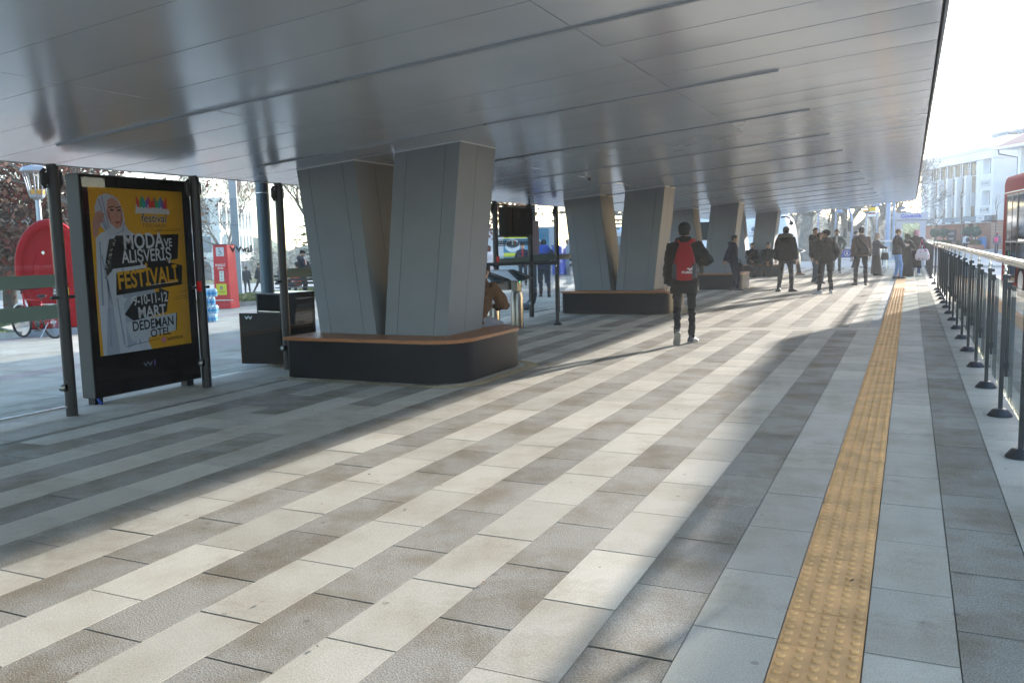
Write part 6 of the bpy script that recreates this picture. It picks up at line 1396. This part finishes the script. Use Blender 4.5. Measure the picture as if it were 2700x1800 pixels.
person('pedestrian in dark clothes with a backpack strap crossing the plaza beside the square mast',(-37.0,41.0,gz(-37.0)),-30,1.72,feet=[(-.1,-.05,0,-8),(.14,.12,0,8)],jcol=(.03,.03,.035),tcol=(.025,.025,.028),hem=-.1,seed=29,voxel=.02)
person('man in dark jacket striding right across the plaza, bag on his back',(-33.3,37.9,gz(-33.3)),66,1.78,feet=[(-.1,-.38,.02,-8,-25),(.1,.36,0,8)],hands=[(-.25,.2,.86),(.25,-.15,.84)],jcol=(.024,.026,.034),tcol=(.02,.021,.028),hem=-.1,bulk=1.08,seed=30,voxel=.02)
wv=person('worker in orange vest sitting on the park bench, mostly hidden by the dark post',(-20.4,25.3,gz(-20.4)),-70,1.7,pelz=.56,feet=sitf,hands=[(-.1,.36,.62),(.1,.36,.62)],seat=True,kneepole=[(-.1,.3,1),(.1,.3,1)],jcol=hexc('#d9532f'),tcol=(.03,.03,.04),hem=-.05,seed=31,voxel=.02)
person('woman with auburn hair in white coat passing behind the steel turnstiles',(-14.75,29.8,gz(-14.7)),-95,1.66,feet=[(-.08,-.1,0,-6),(.08,.14,0,6)],hands=[(-.1,.25,1.1),(.24,.05,.9)],poles=[(-1,-.2,-.6),(1,-.5,0)],hair='long',haircol=hexc('#4a2419'),skin=(.5,.31,.24),jcol=(.55,.52,.54),tcol=(.02,.02,.02),hem=-.45,seed=32,voxel=.018)
person('man in dark jacket with red scarf walking towards the turnstiles',(-14.1,31.5,gz(-14.1)),160,1.72,feet=[(-.1,-.05,0,-8),(.1,.16,0,8)],hands=[(-.24,.1,.88),(.24,.1,.88)],poles=[(-1,-.6,0),(1,-.6,0)],jcol=hexc('#2a2a38'),tcol=hexc('#252c38'),hem=-.1,tee=hexc('#a02a30'),seed=33,bulk=1.06,voxel=.018)
person('man in open dark jacket over orange top behind the glass partition',(-13.3,31.6,gz(-13.3)),165,1.70,feet=[(-.14,0,0,-8),(.14,.05,0,8)],hands=[(-.24,.1,.88),(.24,.1,.88)],jcol=hexc('#33343a'),tcol=hexc('#333a44'),hem=-.1,tee=hexc('#d98a2a'),shoecol=(.5,.5,.5),seed=34,voxel=.018)
bh=person('pedestrian in navy jacket with blue hood walking away beyond the partition',(-9.75,23.3,gz(-9.75)),-25,1.70,lean=.08,feet=[(-.1,.22,0,-8),(.12,-.22,.05,8,-35)],hands=[(-.2,.2,.95),(.2,.2,.95)],poles=[(-1,-.6,0),(1,-.6,0)],hair='beanie',jcol=hexc('#1b2140'),tcol=hexc('#171d2c'),hem=-.08,bulk=1.08,seed=35,voxel=.015)
T=bh['T']; mb=MB(); mb.sm=True; mb.ell(T(0,-.09,.50),(.19,.10,.15),14,10); mb.ell(T(0,0,.55),(.15,.12,.06),14,8); mb.build('hood',mat('hood_blue',hexc('#2c55b8'),.8,var=.1,bump=.3),bh['root'])
person('man in dark jacket sitting down right of the tall blue bin',(-16.6,44.2,gz(-16.6)),-80,1.74,pelz=.6,lean=.2,feet=sitf,hands=[(-.1,.36,.85),(.1,.36,.85)],seat=True,kneepole=[(-.1,.3,1),(.1,.3,1)],jcol=hexc('#2a2430'),tcol=hexc('#3b2a26'),hem=-.05,seed=36,voxel=.02)
st_=thing('stone_seat','low stone seat under the man right of the tall blue bin','bench',(-16.55,44.2,gz(-16.6)),R(10))
mb=MB(); mb.box(-.35,.35,-.8,.8,0,.46); mb.box(-.3,.3,-.75,.75,.461,.5); mb.build('block',mat('lawn_kerb'),st_,bevel=.02)
# on the far side of the road
wb=person('pedestrian in white jacket with dark backpack on the far pavement by the shops',(4.75,91.5,-.15),-20,1.74,feet=[(-.1,-.05,0,-8),(.1,.1,0,8)],jcol=(.6,.63,.66),tcol=(.03,.035,.05),hem=-.06,bulk=1.1,seed=37,voxel=.025)
T=wb['T']; q=thing('backpack','dark backpack on the pedestrian in the white jacket','backpack',wb['root'].location[:],wb['rz']); mb=MB(); mb.sm=True; mb.ell(T(.06,-.2,.22),(.17,.12,.24),12,8); strap(mb,[T(.05,-.15,.42),T(.12,0,.55),T(.12,.14,.4)],.025); mb.build('bag_body',mat('bag_navy',hexc('#2b3145'),.7,var=.1),q)
pkp=person('pedestrian in grey coat and cap with pink backpack next to the red bus',(6.45,81.0,-.15),-10,1.74,feet=[(-.1,-.15,0,-8),(.1,.2,0,8)],jcol=hexc('#6d6470'),tcol=hexc('#2c3344'),hair='beanie',hatcol=hexc('#a04050'),hem=-.2,bulk=1.12,seed=38,voxel=.025)
T=pkp['T']; q=thing('backpack','bright pink backpack on the pedestrian next to the red bus','backpack',pkp['root'].location[:],pkp['rz']); mb=MB(); mb.sm=True; mb.ell(T(-.1,-.2,.25),(.16,.13,.22),12,8); mb.build('bag_body',mat('bag_pink',hexc('#e0406e'),.6,var=.1),q)
for i,(x,y,lb) in enumerate(((-64,76,'distant dark-clothed stroller, leftmost of those before the shopping building'),(-60,78,'distant stroller in grey before the shopping building shopfronts'),(-57.5,80,'distant dark-clothed stroller nearest the right corner of the shopping building'))):
    person(lb,(x,y,gz(x)),40+70*i,1.72,jcol=(.03,.03,.04) if i!=1 else (.12,.12,.13),tcol=(.025,.025,.03),seed=40+i,voxel=.035,group='strollers far across the plaza')

# litter on the paving
mb=MB(); rs=random.Random(21)
for k in range(150):
    x,y=rs.uniform(-6.5,.8),rs.uniform(1.8,22)**1.0; a=rs.uniform(0,6.3); w=rs.uniform(.006,.016); u=Vector((cos(a),sin(a),rs.uniform(-.2,.2)))*w; v=Vector((-sin(a),cos(a),rs.uniform(-.2,.4)))*w*.6; c=Vector((x,y,.006+w*.25)); mb.mi=rs.randrange(3)
    mb.face([mb.bm.verts.new(c-u),mb.bm.verts.new(c-v*.8),mb.bm.verts.new(c+u),mb.bm.verts.new(c+v)])
tag(mb.build('leaf_litter',[mat('litter_brown',hexc('#6a4a30'),.8,var=.2),mat('litter_dark',(.03,.026,.022),.8,var=0),mat('litter_tan',hexc('#a08a6c'),.8,var=0)]),kind='stuff')
# ------------------------------------------------------------------ camera, sun, sky, air
cam=bpy.data.cameras.new('camera'); co=bpy.data.objects.new('camera',cam); COL.objects.link(co); scene.camera=co
rx=Vector((0.90739795,0.41959344,-0.02388111)); ux=Vector((-0.02525763,0.11116511,0.99348094)); fw=Vector((-0.41951283,0.90087938,-0.11146893))
Mc=Matrix((rx,ux,-fw)).transposed().to_4x4(); Mc.translation=(0,0,1.5); co.matrix_world=Mc
cam.sensor_width=36; cam.lens=2256/2700*36; cam.clip_start=.05; cam.clip_end=4000
EL,AZ=11.75,16.7
sd=Vector((cos(R(EL))*sin(R(AZ)),cos(R(EL))*cos(R(AZ)),sin(R(EL))))
sl=bpy.data.lights.new('sun','SUN'); sl.energy=SUN_E; sl.angle=R(.75); sl.color=(1,.95,.885)
so=bpy.data.objects.new('sun',sl); COL.objects.link(so); so.rotation_euler=sd.to_track_quat('Z','Y').to_euler(); so.location=(20,60,30)
w=bpy.data.worlds.new('World'); scene.world=w; w.use_nodes=True; nt=w.node_tree; bgn=nt.nodes['Background']
sky=nt.nodes.new('ShaderNodeTexSky'); sky.sky_type='NISHITA'; sky.sun_disc=False; sky.sun_elevation=R(EL); sky.sun_rotation=R(AZ); sky.dust_density=1.9; sky.air_density=1.0; sky.ozone_density=1.2; sky.altitude=1000
nt.links.new(sky.outputs[0],bgn.inputs[0]); bgn.inputs[1].default_value=SKY_E
if HAZE>0:
    mb=MB(); mb.box(-130,60,-25,190,-6.5,26)  # thin scattering volume added to stand in for milky backlight glare
    hz=mb.build('haze',[bpy.data.materials.new('haze_air')]); m=hz.data.materials[0]; m.use_nodes=True; N=m.node_tree.nodes; N.remove(N['Principled BSDF']); v=N.new('ShaderNodeVolumePrincipled'); v.inputs['Color'].default_value=(.93,.96,1,1); v.inputs['Density'].default_value=HAZE; v.inputs['Anisotropy'].default_value=.35; m.node_tree.links.new(v.outputs[0],N['Material Output'].inputs['Volume'])
    try: m.cycles.homogeneous_volume=True
    except Exception: pass
    tag(hz,kind='stuff')
vs=scene.view_settings; vs.view_transform='Standard'; vs.look='None'; vs.exposure=EXPO; vs.gamma=1
scene.render.resolution_x=1024; scene.render.resolution_y=682
cy=scene.cycles; cy.use_denoising=True; cy.max_bounces=8; cy.diffuse_bounces=4; cy.glossy_bounces=4; cy.transparent_max_bounces=16; cy.volume_bounces=0; cy.sample_clamp_indirect=6; cy.caustics_reflective=False; cy.caustics_refractive=False
try: cy.denoising_input_passes='RGB_ALBEDO_NORMAL'
except Exception: pass
